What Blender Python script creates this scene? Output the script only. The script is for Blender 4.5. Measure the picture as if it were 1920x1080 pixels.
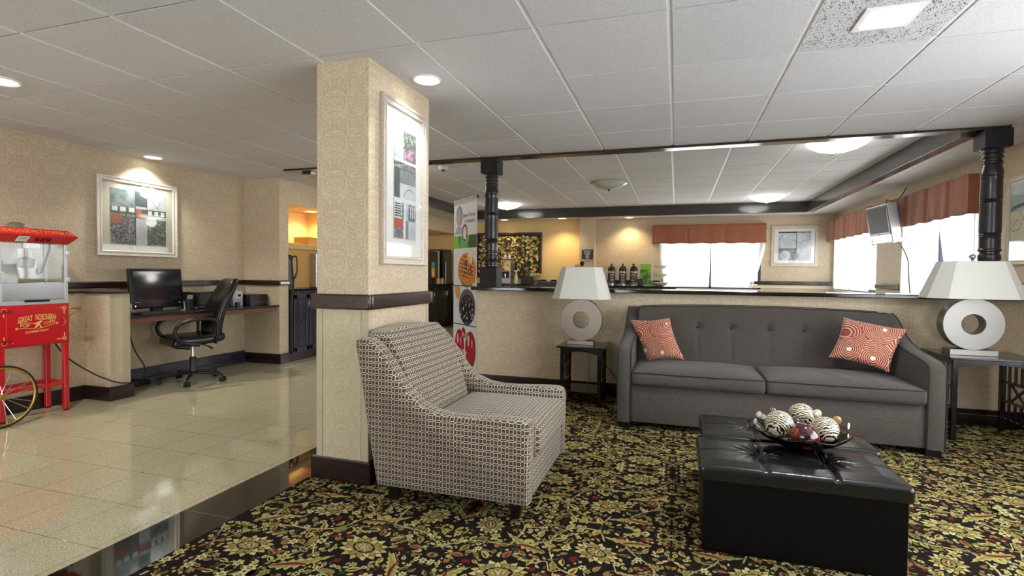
import bpy, bmesh, math, random
from mathutils import Vector, Matrix
PI = math.pi
for o in list(bpy.data.objects): bpy.data.objects.remove(o)
SC = bpy.context.scene
COL = SC.collection

# ---------------------------------------------------------------- camera
FPX, YAW, PITCH, ROLL, EYE = 982.4, .3033, -.0279, .0097, 1.165
def camera():
    cy, sy, cp, sp, cr, sr = math.cos(YAW), math.sin(YAW), math.cos(PITCH), math.sin(PITCH), math.cos(ROLL), math.sin(ROLL)
    w = Vector((-sy*cp, cy*cp, sp)); right = Vector((cy, sy, 0)); up = right.cross(w)
    r = right*cr + up*sr; u = up*cr - right*sr
    cam = bpy.data.cameras.new('camera'); ob = bpy.data.objects.new('camera', cam); COL.objects.link(ob)
    cam.sensor_width = 36; cam.lens = FPX/1920*36; cam.clip_start = .05; cam.clip_end = 200
    m = Matrix.Identity(4)
    for i, v in enumerate((r, u, -w)):
        for k in range(3): m[k][i] = v[k]
    m[0][3], m[1][3], m[2][3] = 0, 0, EYE
    ob.matrix_world = m
    SC.camera = ob
camera()
# ---------------------------------------------------------------- world, exposure
W = bpy.data.worlds.new('daylight'); SC.world = W; W.use_nodes = True
W.node_tree.nodes['Background'].inputs[0].default_value = (.95, .96, 1, 1)
W.node_tree.nodes['Background'].inputs[1].default_value = 5.6
SC.view_settings.view_transform = 'Standard'; SC.view_settings.look = 'None'
SC.view_settings.exposure = 0.02; SC.view_settings.gamma = 1; SC.view_settings.use_curve_mapping = False
SC.cycles.max_bounces = 8; SC.cycles.diffuse_bounces = 5; SC.cycles.glossy_bounces = 4; SC.cycles.transparent_max_bounces = 12
SC.cycles.use_denoising = True; SC.cycles.sample_clamp_indirect = 6
SC.cycles.caustics_reflective = False; SC.cycles.caustics_refractive = False

# ---------------------------------------------------------------- lamps
def spot(name, loc, power, col=(1, .93, .82), size=110, blend=.8, tilt=(0, 0), r=.05):
    l = bpy.data.lights.new(name, 'SPOT'); l.energy = power; l.color = col; l.spot_size = math.radians(size); l.spot_blend = blend; l.shadow_soft_size = r
    o = bpy.data.objects.new(name, l); COL.objects.link(o); o.location = loc; o.rotation_euler = (tilt[0], tilt[1], 0); return o
def area(name, loc, power, sx, sy, rot=(0, 0, 0), col=(1, 1, 1)):
    l = bpy.data.lights.new(name, 'AREA'); l.shape = 'RECTANGLE'; l.size = sx; l.size_y = sy; l.energy = power; l.color = col
    o = bpy.data.objects.new(name, l); COL.objects.link(o); o.location = loc; o.rotation_euler = rot; return o
def point(name, loc, power, col=(1, 1, 1), r=.1):
    l = bpy.data.lights.new(name, 'POINT'); l.energy = power; l.color = col; l.shadow_soft_size = r
    o = bpy.data.objects.new(name, l); COL.objects.link(o); o.location = loc; return o
CZ, CZ2 = 2.321, 2.45      # ceiling heights: lobby, coffer over the breakfast room
# daylight through the big openings behind and beside the camera
area('daylight_front', (-2.8, -2.85, 1.1), 44, 3.4, 1.6, (PI/2, 0, 0), (.96, .97, 1))
area('daylight_side', (2.62, 1.6, 1.3), 70, 3.6, 1.7, (PI/2, 0, PI/2), (.96, .97, 1))
area('daylight_back_window', (.6, 10.9, 1.35), 12, 1.7, .85, (-PI/2, 0, 0))
area('daylight_right_window', (2.6, 7.0, 1.35), 14, 1.9, .85, (PI/2, 0, PI/2))
area('daylight_far_window', (2.6, 9.8, 1.35), 8, 1.9, .85, (PI/2, 0, PI/2))

# ---------------------------------------------------------------- materials
def S(r, g=None, b=None):
    if g is None: g = b = r
    f = lambda c: (c/255/12.92) if c <= 10 else ((c/255+.055)/1.055)**2.4
    return (f(r), f(g), f(b), 1)
class NT:
    def __init__(s, name):
        s.m = bpy.data.materials.new(name); s.m.use_nodes = True; s.t = s.m.node_tree
        s.b = s.t.nodes['Principled BSDF']; s.out = s.t.nodes['Material Output']
    def n(s, t, **k):
        nd = s.t.nodes.new('ShaderNode'+t)
        for a, v in k.items():
            if a.startswith('i_'): s.put(nd.inputs[int(a[2:])], v)
            else: setattr(nd, a, v)
        return nd
    def put(s, inp, v):
        if isinstance(v, bpy.types.NodeSocket): s.t.links.new(v, inp)
        elif isinstance(v, bpy.types.Node): s.t.links.new(v.outputs[0], inp)
        else: inp.default_value = v
    def math(s, op, a, b=0.0, c=0.0):
        nd = s.n('Math', operation=op); s.put(nd.inputs[0], a); s.put(nd.inputs[1], b); s.put(nd.inputs[2], c); return nd.outputs[0]
    def mix(s, f, a, b):
        nd = s.n('Mix', data_type='RGBA'); s.put(nd.inputs[0], f); s.put(nd.inputs[6], a); s.put(nd.inputs[7], b); return nd.outputs[2]
    def ramp(s, f, stops):
        nd = s.n('ValToRGB'); s.put(nd.inputs[0], f); e = nd.color_ramp.elements
        while len(e) < len(stops): e.new(.5)
        for q, (p, c) in zip(e, stops): q.position = p; q.color = c if len(c) == 4 else (*c, 1)
        return nd.outputs[0]
    def pos(s): return s.n('NewGeometry').outputs['Position']
    def obj(s): return s.n('TexCoord').outputs['Object']
    def uv(s): return s.n('TexCoord').outputs['UV']
    def sep(s, v): nd = s.n('SeparateXYZ'); s.put(nd.inputs[0], v); return nd.outputs
    def comb(s, x, y, z=0.0):
        nd = s.n('CombineXYZ'); s.put(nd.inputs[0], x); s.put(nd.inputs[1], y); s.put(nd.inputs[2], z); return nd.outputs[0]
    def scale(s, v, k):
        nd = s.n('Mapping'); s.put(nd.inputs[0], v); nd.inputs[3].default_value = k; return nd.outputs[0]
    def noise(s, v, sc, det=3, rough=.5, dist=0.0):
        nd = s.n('TexNoise'); s.put(nd.inputs['Vector'], v); nd.inputs['Scale'].default_value = sc; nd.inputs['Detail'].default_value = det
        nd.inputs['Roughness'].default_value = rough; nd.inputs['Distortion'].default_value = dist; return nd.outputs[0]
    def bump(s, h, st=.3, d=.01):
        nd = s.n('Bump'); s.put(nd.inputs['Height'], h); nd.inputs['Strength'].default_value = st; nd.inputs['Distance'].default_value = d
        s.t.links.new(nd.outputs[0], s.b.inputs['Normal'])
    def set(s, col=None, rough=None, metal=None, spec=None, coat=None, emit=None, es=0, trans=None, sheen=None):
        P = s.b.inputs
        if col is not None: s.put(P['Base Color'], col)
        if rough is not None: s.put(P['Roughness'], rough)
        if metal is not None: s.put(P['Metallic'], metal)
        if spec is not None: s.put(P['Specular IOR Level'], spec)
        if coat is not None: s.put(P['Coat Weight'], coat); P['Coat Roughness'].default_value = .08
        if emit is not None: s.put(P['Emission Color'], emit); P['Emission Strength'].default_value = es
        if trans is not None: s.put(P['Transmission Weight'], trans)
        if sheen is not None: s.put(P['Sheen Weight'], sheen)
        return s.m
def plain(name, col, rough=.5, **k): return NT(name).set(col, rough, **k)

def m_wallpaper(name, base, hi, amt=.5, pu=.27, pv=.22):
    n = NT(name); p = n.sep(n.pos()); u = n.math('ADD', p[0], p[1])
    a = n.math('DIVIDE', u, pu); colx = n.math('FLOOR', a)
    fu = n.math('ABSOLUTE', n.math('SUBTRACT', n.math('FRACT', a), .5))
    v = n.math('ADD', n.math('DIVIDE', p[2], pv), n.math('MULTIPLY', colx, .5))
    ang = n.math('MULTIPLY', v, 2*PI)
    vec = n.comb(n.math('MULTIPLY', n.math('COSINE', ang), .2), n.math('MULTIPLY', n.math('SINE', ang), .2), n.math('MULTIPLY', fu, 1.25))
    nz = n.noise(vec, 9, 2, .45, 1.3)
    line = n.math('ABSOLUTE', n.math('SUBTRACT', nz, .5))
    k = n.ramp(line, [(0, (1, 1, 1)), (.035, (.85, .85, .85)), (.06, (.1, .1, .1)), (.16, (0, 0, 0))])
    # medallion ring
    dv = n.math('SUBTRACT', n.math('FRACT', v), .5)
    rr = n.math('SQRT', n.math('ADD', n.math('POWER', n.math('MULTIPLY', fu, 1.15), 2), n.math('POWER', dv, 2)))
    ring = n.math('LESS_THAN', n.math('ABSOLUTE', n.math('SUBTRACT', rr, .33)), .022)
    kk = n.math('MAXIMUM', k, n.math('MULTIPLY', ring, .6))
    fine = n.noise(n.pos(), 260, 2)
    c = n.mix(n.math('MULTIPLY', kk, amt), base, hi)
    c = n.mix(n.math('MULTIPLY', fine, .22), c, (base[0]*.62, base[1]*.6, base[2]*.56, 1))
    n.bump(n.math('ADD', kk, n.math('MULTIPLY', fine, .5)), .12, .003)
    return n.set(c, n.math('SUBTRACT', .55, n.math('MULTIPLY', kk, .12)), spec=.35)
def m_ceiling(name, cw, ch, ox, oy, smooth=0.0, c1=S(230, 229, 233)):
    n = NT(name); p = n.pos(); q = n.sep(p)
    ix = n.math('FLOOR', n.math('DIVIDE', n.math('SUBTRACT', q[0], ox), cw)); iy = n.math('FLOOR', n.math('DIVIDE', n.math('SUBTRACT', q[1], oy), ch))
    wn = n.n('TexWhiteNoise', noise_dimensions='2D'); n.put(wn.inputs[0], n.comb(ix, iy)); r = wn.outputs[0]
    f = n.noise(p, 170, 3, .6); g = n.noise(p, 3, 2)
    c = n.mix(n.math('MULTIPLY', r, .6), c1, (c1[0]*.86, c1[1]*.86, c1[2]*.86, 1))
    c = n.mix(n.ramp(f, [(.3, (.45, .45, .45)), (.62, (0, 0, 0))]), c, (c1[0]*.55, c1[1]*.55, c1[2]*.56, 1))
    n.bump(f, .55, .006)
    return n.set(c, .85, spec=.2)
def m_wood(name, dark, light, rough=.28, sc=(1, 12, 12), coat=.3, bump=.08):
    n = NT(name); v = n.scale(n.obj(), sc); z = n.noise(v, 9, 5, .65, .6)
    c = n.mix(n.ramp(z, [(.35, (0, 0, 0)), (.7, (1, 1, 1))]), dark, light); n.bump(z, bump, .003)
    return n.set(c, rough, coat=coat)
def m_granite():
    n = NT('floor_granite_tiles'); p = n.pos(); q = n.sep(p); W_, H_ = .303, .3335
    ax = n.math('DIVIDE', n.math('ADD', q[0], 2.30), W_); ay = n.math('DIVIDE', n.math('SUBTRACT', q[1], 1.545), H_)
    fx = n.math('ABSOLUTE', n.math('SUBTRACT', n.math('FRACT', ax), .5)); fy = n.math('ABSOLUTE', n.math('SUBTRACT', n.math('FRACT', ay), .5))
    grout = n.math('GREATER_THAN', n.math('MAXIMUM', fx, fy), .4962)
    wn = n.n('TexWhiteNoise', noise_dimensions='2D'); n.put(wn.inputs[0], n.comb(n.math('FLOOR', ax), n.math('FLOOR', ay)))
    a = n.noise(p, 150, 3, .7); b = n.noise(p, 55, 4, .6)
    c = n.ramp(a, [(.34, S(108, 98, 74)), (.43, S(176, 168, 138)), (.56, S(204, 198, 168)), (.7, S(226, 222, 200))])
    c = n.mix(n.ramp(b, [(.5, (0, 0, 0)), (.68, (.55, .55, .55))]), c, S(156, 144, 108))
    c = n.mix(n.math('MULTIPLY', wn.outputs[0], .35), c, S(176, 168, 136))
    c = n.mix(grout, c, S(70, 64, 50))
    n.bump(n.math('SUBTRACT', 1.0, grout), .25, .001)
    return n.set(c, n.math('ADD', .035, n.math('MULTIPLY', b, .05)), spec=.62)
def m_fabric(name, c1, c2, sc=420, rough=.9, bump=.25, sheen=.15, blot=.25):
    n = NT(name); p = n.obj(); a = n.noise(n.scale(p, (1, 1, .35)), sc, 2, .7); b = n.noise(n.scale(p, (.35, 1, 1)), sc, 2, .7)
    big = n.noise(p, 6, 3); w = n.math('MULTIPLY', n.math('ADD', a, b), .5)
    c = n.mix(n.ramp(w, [(.38, (0, 0, 0)), (.62, (1, 1, 1))]), c1, c2)
    c = n.mix(n.math('MULTIPLY', big, blot), c, (c1[0]*.6, c1[1]*.6, c1[2]*.6, 1)); n.bump(w, bump, .002)
    return n.set(c, rough, spec=.25, sheen=sheen)
def m_lattice():
    n = NT('armchair_lattice_fabric'); q = n.sep(n.uv()); PU, PV, SU, SV = .0375, .0295, .0098, .0094
    fu = n.math('ABSOLUTE', n.math('SUBTRACT', n.math('MODULO', n.math('ADD', q[0], 10), PU), PU/2))
    fv = n.math('ABSOLUTE', n.math('SUBTRACT', n.math('MODULO', n.math('ADD', q[1], 10), PV), PV/2))
    T = .0012
    du = n.math('SUBTRACT', fu, SU); dv = n.math('SUBTRACT', fv, SV)
    sq = n.math('LESS_THAN', n.math('ABSOLUTE', n.math('MAXIMUM', du, dv)), T)
    e = n.math('SUBTRACT', n.math('DIVIDE', du, PU/2-SU), n.math('DIVIDE', dv, PV/2-SV))
    dg = n.math('MULTIPLY', n.math('LESS_THAN', n.math('ABSOLUTE', e), .24), n.math('MULTIPLY', n.math('GREATER_THAN', du, 0.0), n.math('GREATER_THAN', dv, 0.0)))
    k = n.math('MAXIMUM', sq, dg)
    inner = n.math('LESS_THAN', n.math('MAXIMUM', du, dv), -T)
    a = n.noise(n.scale(n.uv(), (1, .25, 1)), 1400, 2, .7)
    b = n.mix(inner, S(92, 78, 62), S(72, 58, 45)); b = n.mix(n.math('MULTIPLY', a, .6), b, S(58, 47, 37))
    c = n.mix(k, b, S(214, 206, 186)); n.bump(n.math('ADD', k, n.math('MULTIPLY', a, .3)), .35, .002)
    return n.set(c, .8, spec=.3, sheen=.2)
def m_swirl():
    n = NT('swirl_pillow_fabric'); p = n.obj(); d = n.scale(p, (1, .2, 1))
    nz = n.noise(p, 22, 2); vo = n.n('TexVoronoi', feature='F1'); n.put(vo.inputs['Vector'], n.scale(d, (5.3, 5.3, 5.3))); vo.inputs['Scale'].default_value = 1; vo.inputs['Randomness'].default_value = .75
    dd = vo.outputs['Distance']
    w = n.math('SINE', n.math('ADD', n.math('MULTIPLY', dd, 92), n.math('MULTIPLY', nz, 2.0)))
    k = n.ramp(w, [(.0, (0, 0, 0)), (.3, (0, 0, 0)), (.85, (1, 1, 1))])
    c = n.mix(k, S(146, 62, 42), S(226, 184, 158)); dot = n.math('LESS_THAN', dd, .09)
    c = n.mix(dot, c, S(232, 224, 210)); n.bump(w, .5, .003)
    return n.set(c, .6, spec=.4, sheen=.3)
def m_zebra():
    n = NT('zebra_ball'); w = n.n('TexWave', wave_type='BANDS', bands_direction='DIAGONAL'); n.put(w.inputs[0], n.obj()); w.inputs['Scale'].default_value = 40
    w.inputs['Distortion'].default_value = 7; w.inputs['Detail'].default_value = 1; w.inputs['Detail Scale'].default_value = 1.2
    return n.set(n.ramp(w.outputs[1], [(.44, S(20, 14, 12)), (.5, S(226, 218, 188))]), .25, coat=.5)
def m_glassy(name, tint=(.97, .99, .985, 1), op=.03):
    n = NT(name); t = n.t; t.nodes.remove(n.b)
    tr = n.n('BsdfTransparent'); tr.inputs[0].default_value = tint; gl = n.n('BsdfGlossy'); gl.inputs['Roughness'].default_value = .03
    lw = n.n('LayerWeight'); mx = n.n('MixShader'); n.put(mx.inputs[0], n.math('ADD', n.math('MULTIPLY', n.math('POWER', lw.outputs['Facing'], 4.0), .7), op))
    t.links.new(tr.outputs[0], mx.inputs[1]); t.links.new(gl.outputs[0], mx.inputs[2]); t.links.new(mx.outputs[0], n.out.inputs[0]); return n.m
def m_sheer():
    n = NT('sheer_curtain'); t = n.t; t.nodes.remove(n.b)
    d = n.n('BsdfDiffuse'); d.inputs[0].default_value = (.9, .9, .88, 1); tl = n.n('BsdfTranslucent'); tl.inputs[0].default_value = (.92, .93, .92, 1); tr = n.n('BsdfTransparent')
    a = n.n('MixShader'); a.inputs[0].default_value = .62; b = n.n('MixShader'); b.inputs[0].default_value = .25
    t.links.new(d.outputs[0], a.inputs[1]); t.links.new(tl.outputs[0], a.inputs[2]); t.links.new(a.outputs[0], b.inputs[1]); t.links.new(tr.outputs[0], b.inputs[2]); t.links.new(b.outputs[0], n.out.inputs[0]); return n.m
def m_shade():
    n = NT('lamp_shade_linen'); t = n.t
    tl = n.n('BsdfTranslucent'); tl.inputs[0].default_value = (.9, .9, .87, 1); mx = n.n('MixShader'); mx.inputs[0].default_value = .35
    n.set(S(236, 236, 230), .9); t.links.new(n.b.outputs[0], mx.inputs[1]); t.links.new(tl.outputs[0], mx.inputs[2]); t.links.new(mx.outputs[0], n.out.inputs[0])
    n.bump(n.noise(n.obj(), 500, 2), .1, .001); return n.m
def m_brushed(name, c, rough=.32):
    n = NT(name); v = n.obj(); q = n.sep(v); nz = n.noise(n.scale(v, (1, 1, 40)), 18, 3)
    return n.set(n.mix(n.math('MULTIPLY', nz, .4), c, (c[0]*.75, c[1]*.75, c[2]*.75, 1)), n.math('ADD', rough-.06, n.math('MULTIPLY', nz, .12)), metal=.85)
def m_leather(name, c, rough=.22, sc=160):
    n = NT(name); vo = n.n('TexVoronoi', feature='DISTANCE_TO_EDGE'); n.put(vo.inputs['Vector'], n.obj()); vo.inputs['Scale'].default_value = sc
    h = n.math('ADD', vo.outputs[0], n.math('MULTIPLY', n.noise(n.obj(), 12, 3), 1.2)); n.bump(h, .22, .002); return n.set(c, rough, spec=.55 if rough < .3 else .15)
def m_noise2(name, stops, sc=20, det=4, rough=.5, dist=0.0, vs=(1, 1, 1), **k):
    n = NT(name); z = n.noise(n.scale(n.obj(), vs), sc, det, .6, dist); return n.set(n.ramp(z, stops), rough, **k)

M = {}
M['wall'] = m_wallpaper('wallpaper_damask', S(196, 178, 150), S(228, 213, 188), .75)
M['wall_up'] = M['wall']
M['wall_gold'] = m_wallpaper('wallpaper_gold', S(230, 200, 142), S(238, 214, 164), .4)
M['wall_tan'] = m_wallpaper('wallpaper_tan', S(224, 190, 140), S(234, 206, 164), .3)
M['panel'] = m_wallpaper('wallpaper_panel', S(190, 178, 146), S(226, 216, 188), .7, .16, .17)
M['cornerpaint'] = plain('corner_bead_paint', S(186, 176, 148), .5)
M['cream'] = plain('cream_paint', S(228, 214, 186), .6)
M['rail'] = m_wood('dark_rail_wood', S(34, 18, 16), S(66, 42, 38), .22)
M['base'] = m_wood('baseboard_wood', S(24, 14, 15), S(50, 32, 32), .25)
M['deskbase'] = m_noise2('worn_black_baseboard', [(.35, S(28, 27, 34)), (.6, S(58, 56, 68)), (.75, S(140, 138, 150))], 30, 5, .3, 0, (1, .25, 3))
M['granite'] = m_granite()
M['blackstone'] = NT('black_stone').set(S(12, 13, 13), .04, spec=.7)
M['fascia'] = m_wood('coffer_board', S(44, 42, 41), S(60, 57, 56), .16, coat=.2, bump=.01)
M['header'] = m_wood('header_board', S(38, 24, 22), S(66, 46, 42), .14, coat=.3, bump=.01)
M['tbar'] = plain('ceiling_tee_bar', S(242, 242, 243), .5)
M['ceil'] = m_ceiling('ceiling_tile', .6096, .647, -.048, 2.4125)
M['ceil2'] = m_ceiling('ceiling_tile_coffer', .572, .65, -.06, 5.05, c1=S(216, 216, 220))
M['white'] = plain('white_paint', S(236, 236, 234), .5)
M['whiteplastic'] = plain('white_plastic', S(226, 226, 224), .35)
M['post'] = NT('post_black_paint').set(S(34, 31, 34), .3, coat=.12)
M['postflat'] = plain('post_flat_paint', S(34, 31, 34), .55, spec=.25)
M['counter'] = NT('black_counter').set(S(22, 20, 22), .08, spec=.6)
M['sofa'] = m_fabric('charcoal_sofa_fabric', S(58, 54, 50), S(90, 84, 78))
M['piping'] = m_fabric('dark_piping', S(30, 28, 27), S(44, 42, 40), 600)
M['lattice'] = m_lattice()
M['swirl'] = m_swirl()
M['blackwood'] = m_wood('black_wood', S(13, 10, 12), S(28, 23, 26), .2, coat=.4, bump=.02)
M['legblack'] = plain('black_leg', S(12, 10, 11), .3)
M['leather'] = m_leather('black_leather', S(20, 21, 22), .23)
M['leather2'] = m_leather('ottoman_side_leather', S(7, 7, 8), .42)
M['thread'] = plain('leather_stitching', S(6, 6, 6), .5)
M['nickel'] = m_brushed('brushed_nickel', S(150, 140, 128), .42)
M['nickel2'] = m_brushed('brushed_nickel_pale', S(150, 147, 143), .42)
M['shade'] = m_shade()
M['chrome'] = NT('chrome').set(S(220), .1, metal=1.0)
M['steel'] = m_brushed('stainless_steel', S(190, 190, 194), .25)
M['gunmetal'] = NT('gunmetal').set(S(52, 46, 42), .25, metal=.9)
M['amberglass'] = m_noise2('amber_mosaic_glass', [(.3, S(36, 14, 24)), (.52, S(70, 24, 30)), (.64, S(168, 60, 20)), (.75, S(236, 130, 50))], 24, 4, .12, .5, coat=.6)
M['plumglass'] = m_noise2('plum_mosaic_glass', [(.35, S(34, 18, 36)), (.55, S(66, 42, 66)), (.72, S(120, 96, 120))], 30, 4, .12, .5, coat=.6)
M['zebra'] = m_zebra()
M['pearl'] = plain('pearl_disc', S(206, 184, 158), .3, coat=.5)
M['olive'] = plain('olive_disc', S(150, 122, 60), .3, coat=.5)
M['shell'] = plain('white_shell', S(232, 228, 220), .3)
M['valance'] = m_fabric('rust_valance_fabric', S(142, 86, 64), S(168, 106, 80), 300, .75, .1, .3, .15)
M['sheer'] = m_sheer()
M['glass'] = m_glassy('clear_glass')
M['picglass'] = m_glassy('picture_glass', (.99, .995, .995, 1), .035)
M['wframe'] = plain('window_frame_paint', S(70, 72, 100), .4)
M['red'] = NT('popcorn_red').set(S(196, 24, 34), .22, coat=.5)
M['gold'] = plain('gold_print', S(232, 186, 104), .5)
M['brass'] = NT('brass').set(S(190, 160, 84), .25, metal=.8)
M['blackplastic'] = plain('black_plastic', S(18, 18, 20), .28)
M['rubber'] = plain('black_rubber', S(14, 14, 15), .6)
M['screen'] = NT('dark_screen').set(S(34, 35, 40), .06, spec=.8)
M['tvscreen'] = NT('tv_screen').set(S(58, 58, 62), .5, spec=.3)
M['silverplastic'] = NT('silver_plastic').set(S(190, 192, 196), .3, metal=.4)
M['paper'] = plain('paper_white', S(236, 234, 230), .6)
M['grey'] = plain('mid_grey', S(120), .5)
M['greyprint'] = plain('print_grey', S(168, 170, 174), .6)
M['deskwood'] = m_wood('desk_edge_wood', S(96, 58, 42), S(138, 88, 64), .4)
M['desktop'] = NT('desk_laminate').set(S(40, 36, 40), .12, spec=.6)
M['cabblack'] = m_wood('cabinet_black_wood', S(22, 22, 28), S(64, 64, 78), .25, (12, 12, 1), .3, .1)
M['cabbrown'] = m_wood('cabinet_brown_wood', S(28, 22, 15), S(52, 42, 30), .35, (12, 12, 1), .2, .05)
M['box'] = plain('kraft_cardboard', S(204, 160, 92), .7)
def lamp_mat(name, col, st): return NT(name).set((0.8, .8, .8, 1), .4, emit=col, es=st)
M['bulb_w'] = lamp_mat('lit_diffuser_white', (1, .98, .95, 1), 7)
M['bulb_y'] = lamp_mat('lit_diffuser_warm', (1, .94, .78, 1), 6)
M['bulb_o'] = lamp_mat('lit_diffuser_amber', (1, .8, .5, 1), 7)
def C(name, r, g, b, rough=.6, **k):
    if name not in M: M[name] = plain(name, S(r, g, b), rough, **k)
    return M[name]

# ---------------------------------------------------------------- mesh builder
class MB:
    def __init__(s): s.v = []; s.f = []; s.mi = []; s.uv = {}
    def add(s, vs, fs, mi=0, uvs=None):
        b = len(s.v); s.v += [tuple(p) for p in vs]
        for k, f in enumerate(fs):
            if uvs: s.uv[len(s.f)] = [uvs[i] for i in f]
            s.f.append([i+b for i in f]); s.mi.append(mi)
        return s
    def box(s, x0, x1, y0, y1, z0, z1, mi=0):
        return s.add([(x, y, z) for x in (x0, x1) for y in (y0, y1) for z in (z0, z1)],
                     [(0, 1, 3, 2), (4, 6, 7, 5), (0, 4, 5, 1), (2, 3, 7, 6), (0, 2, 6, 4), (1, 5, 7, 3)], mi)
    def obox(s, c, sx, sy, sz, rz=0, rx=0, mi=0, ry=0):
        m = Matrix.Translation(c) @ Matrix.Rotation(rz, 4, 'Z') @ Matrix.Rotation(ry, 4, 'Y') @ Matrix.Rotation(rx, 4, 'X')
        return s.add([m @ Vector((x*sx/2, y*sy/2, z*sz/2)) for x in (-1, 1) for y in (-1, 1) for z in (-1, 1)],
                     [(0, 1, 3, 2), (4, 6, 7, 5), (0, 4, 5, 1), (2, 3, 7, 6), (0, 2, 6, 4), (1, 5, 7, 3)], mi)
    def tube(s, pts, r, n=8, mi=0, closed=False, flat=1.0):
        pts = [Vector(p) for p in pts]; N = len(pts); rs = r if isinstance(r, (list, tuple)) else [r]*N; rings = []; prev = None
        for i, p in enumerate(pts):
            if closed: t = pts[(i+1) % N]-pts[i-1]
            else: t = pts[min(i+1, N-1)]-pts[max(i-1, 0)]
            t = t.normalized() if t.length > 1e-9 else Vector((0, 0, 1))
            if prev is None: a = t.cross(Vector((0, 0, 1))) if abs(t.z) < .9 else t.cross(Vector((1, 0, 0)))
            else: a = prev - t*prev.dot(t)
            a.normalize(); prev = a; b = t.cross(a)
            rings.append([p+a*math.cos(2*PI*k/n)*rs[i]+b*math.sin(2*PI*k/n)*rs[i]*flat for k in range(n)])
        vs = [q for R_ in rings for q in R_]; fs = []
        for i in range(N if closed else N-1):
            j = (i+1) % N
            for k in range(n): fs.append((i*n+k, i*n+(k+1) % n, j*n+(k+1) % n, j*n+k))
        if not closed: fs += [tuple(range(n))[::-1], tuple((N-1)*n+k for k in range(n))]
        return s.add(vs, fs, mi)
    def cyl(s, a, b, r, n=20, mi=0, r2=None): return s.tube([a, b], [r, r if r2 is None else r2], n, mi)
    def lathe(s, prof, c=(0, 0, 0), n=28, mi=0, axis='z', cap=True, sx=1, sy=1):
        vs = []; fs = []
        for r, z in prof:
            for k in range(n):
                x, y = r*math.cos(2*PI*k/n)*sx, r*math.sin(2*PI*k/n)*sy
                v = {'z': (x, y, z), 'y': (x, z, -y), 'x': (z, x, y)}[axis]
                vs.append((v[0]+c[0], v[1]+c[1], v[2]+c[2]))
        for i in range(len(prof)-1):
            for k in range(n): fs.append((i*n+k, i*n+(k+1) % n, (i+1)*n+(k+1) % n, (i+1)*n+k))
        if cap: fs += [tuple(range(n))[::-1], tuple((len(prof)-1)*n+k for k in range(n))]
        return s.add(vs, fs, mi)
    def prism(s, poly, a, b, axis='y', mi=0):
        """poly: 2D list; axis y -> (x,z) poly extruded in y; x -> (y,z); z -> (x,y)"""
        n = len(poly); f = {'y': lambda p, t: (p[0], t, p[1]), 'x': lambda p, t: (t, p[0], p[1]), 'z': lambda p, t: (p[0], p[1], t)}[axis]
        vs = [f(p, a) for p in poly]+[f(p, b) for p in poly]
        return s.add(vs, [tuple(range(n))[::-1], tuple(range(n, 2*n))]+[(i, (i+1) % n, n+(i+1) % n, n+i) for i in range(n)], mi)
    def rbox(s, x0, x1, y0, y1, z0, z1, r=.03, n=(8, 8, 4), fn=None, mi=0):
        """rounded box on a fine grid; fn(x,y,z)->(x,y,z) sculpts it"""
        lo = Vector((x0, y0, z0)); hi = Vector((x1, y1, z1)); idx = {}; vs = []
        def tt(i, m, L):   # denser towards the ends, where the rounding is
            if m < 4: return i/m
            e = min(.25, r/L)
            k = 2
            if i <= k: return e*i/k
            if i >= m-k: return 1-e*(m-i)/k
            return e+(1-2*e)*(i-k)/(m-2*k)
        def V(i, j, k):
            key = (i, j, k)
            if key not in idx:
                p = Vector((x0+(x1-x0)*tt(i, n[0], x1-x0), y0+(y1-y0)*tt(j, n[1], y1-y0), z0+(z1-z0)*tt(k, n[2], z1-z0)))
                c = Vector([min(max(p[a], lo[a]+min(r, (hi[a]-lo[a])/2)), hi[a]-min(r, (hi[a]-lo[a])/2)) for a in range(3)]); d = p-c
                if d.length > 1e-7:
                    rr = min(r, *( (hi[a]-lo[a])/2 for a in range(3)))
                    p = c+d.normalized()*min(rr, d.length) if sum(abs(d[a]) > 1e-6 for a in range(3)) > 1 else p
                if fn: p = Vector(fn(*p))
                idx[key] = len(vs); vs.append(p)
            return idx[key]
        fs = []; X, Y, Z = n
        for i in range(X):
            for j in range(Y):
                fs.append((V(i, j, 0), V(i, j+1, 0), V(i+1, j+1, 0), V(i+1, j, 0))); fs.append((V(i, j, Z), V(i+1, j, Z), V(i+1, j+1, Z), V(i, j+1, Z)))
        for i in range(X):
            for k in range(Z):
                fs.append((V(i, 0, k), V(i+1, 0, k), V(i+1, 0, k+1), V(i, 0, k+1))); fs.append((V(i, Y, k), V(i, Y, k+1), V(i+1, Y, k+1), V(i+1, Y, k)))
        for j in range(Y):
            for k in range(Z):
                fs.append((V(0, j, k), V(0, j, k+1), V(0, j+1, k+1), V(0, j+1, k))); fs.append((V(X, j, k), V(X, j+1, k), V(X, j+1, k+1), V(X, j, k+1)))
        return s.add(vs, fs, mi)
    def sheet(s, fn, nu, nv, mi=0):
        vs = [fn(i/nu, j/nv) for i in range(nu+1) for j in range(nv+1)]
        return s.add(vs, [(i*(nv+1)+j, (i+1)*(nv+1)+j, (i+1)*(nv+1)+j+1, i*(nv+1)+j+1) for i in range(nu) for j in range(nv)], mi)
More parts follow.
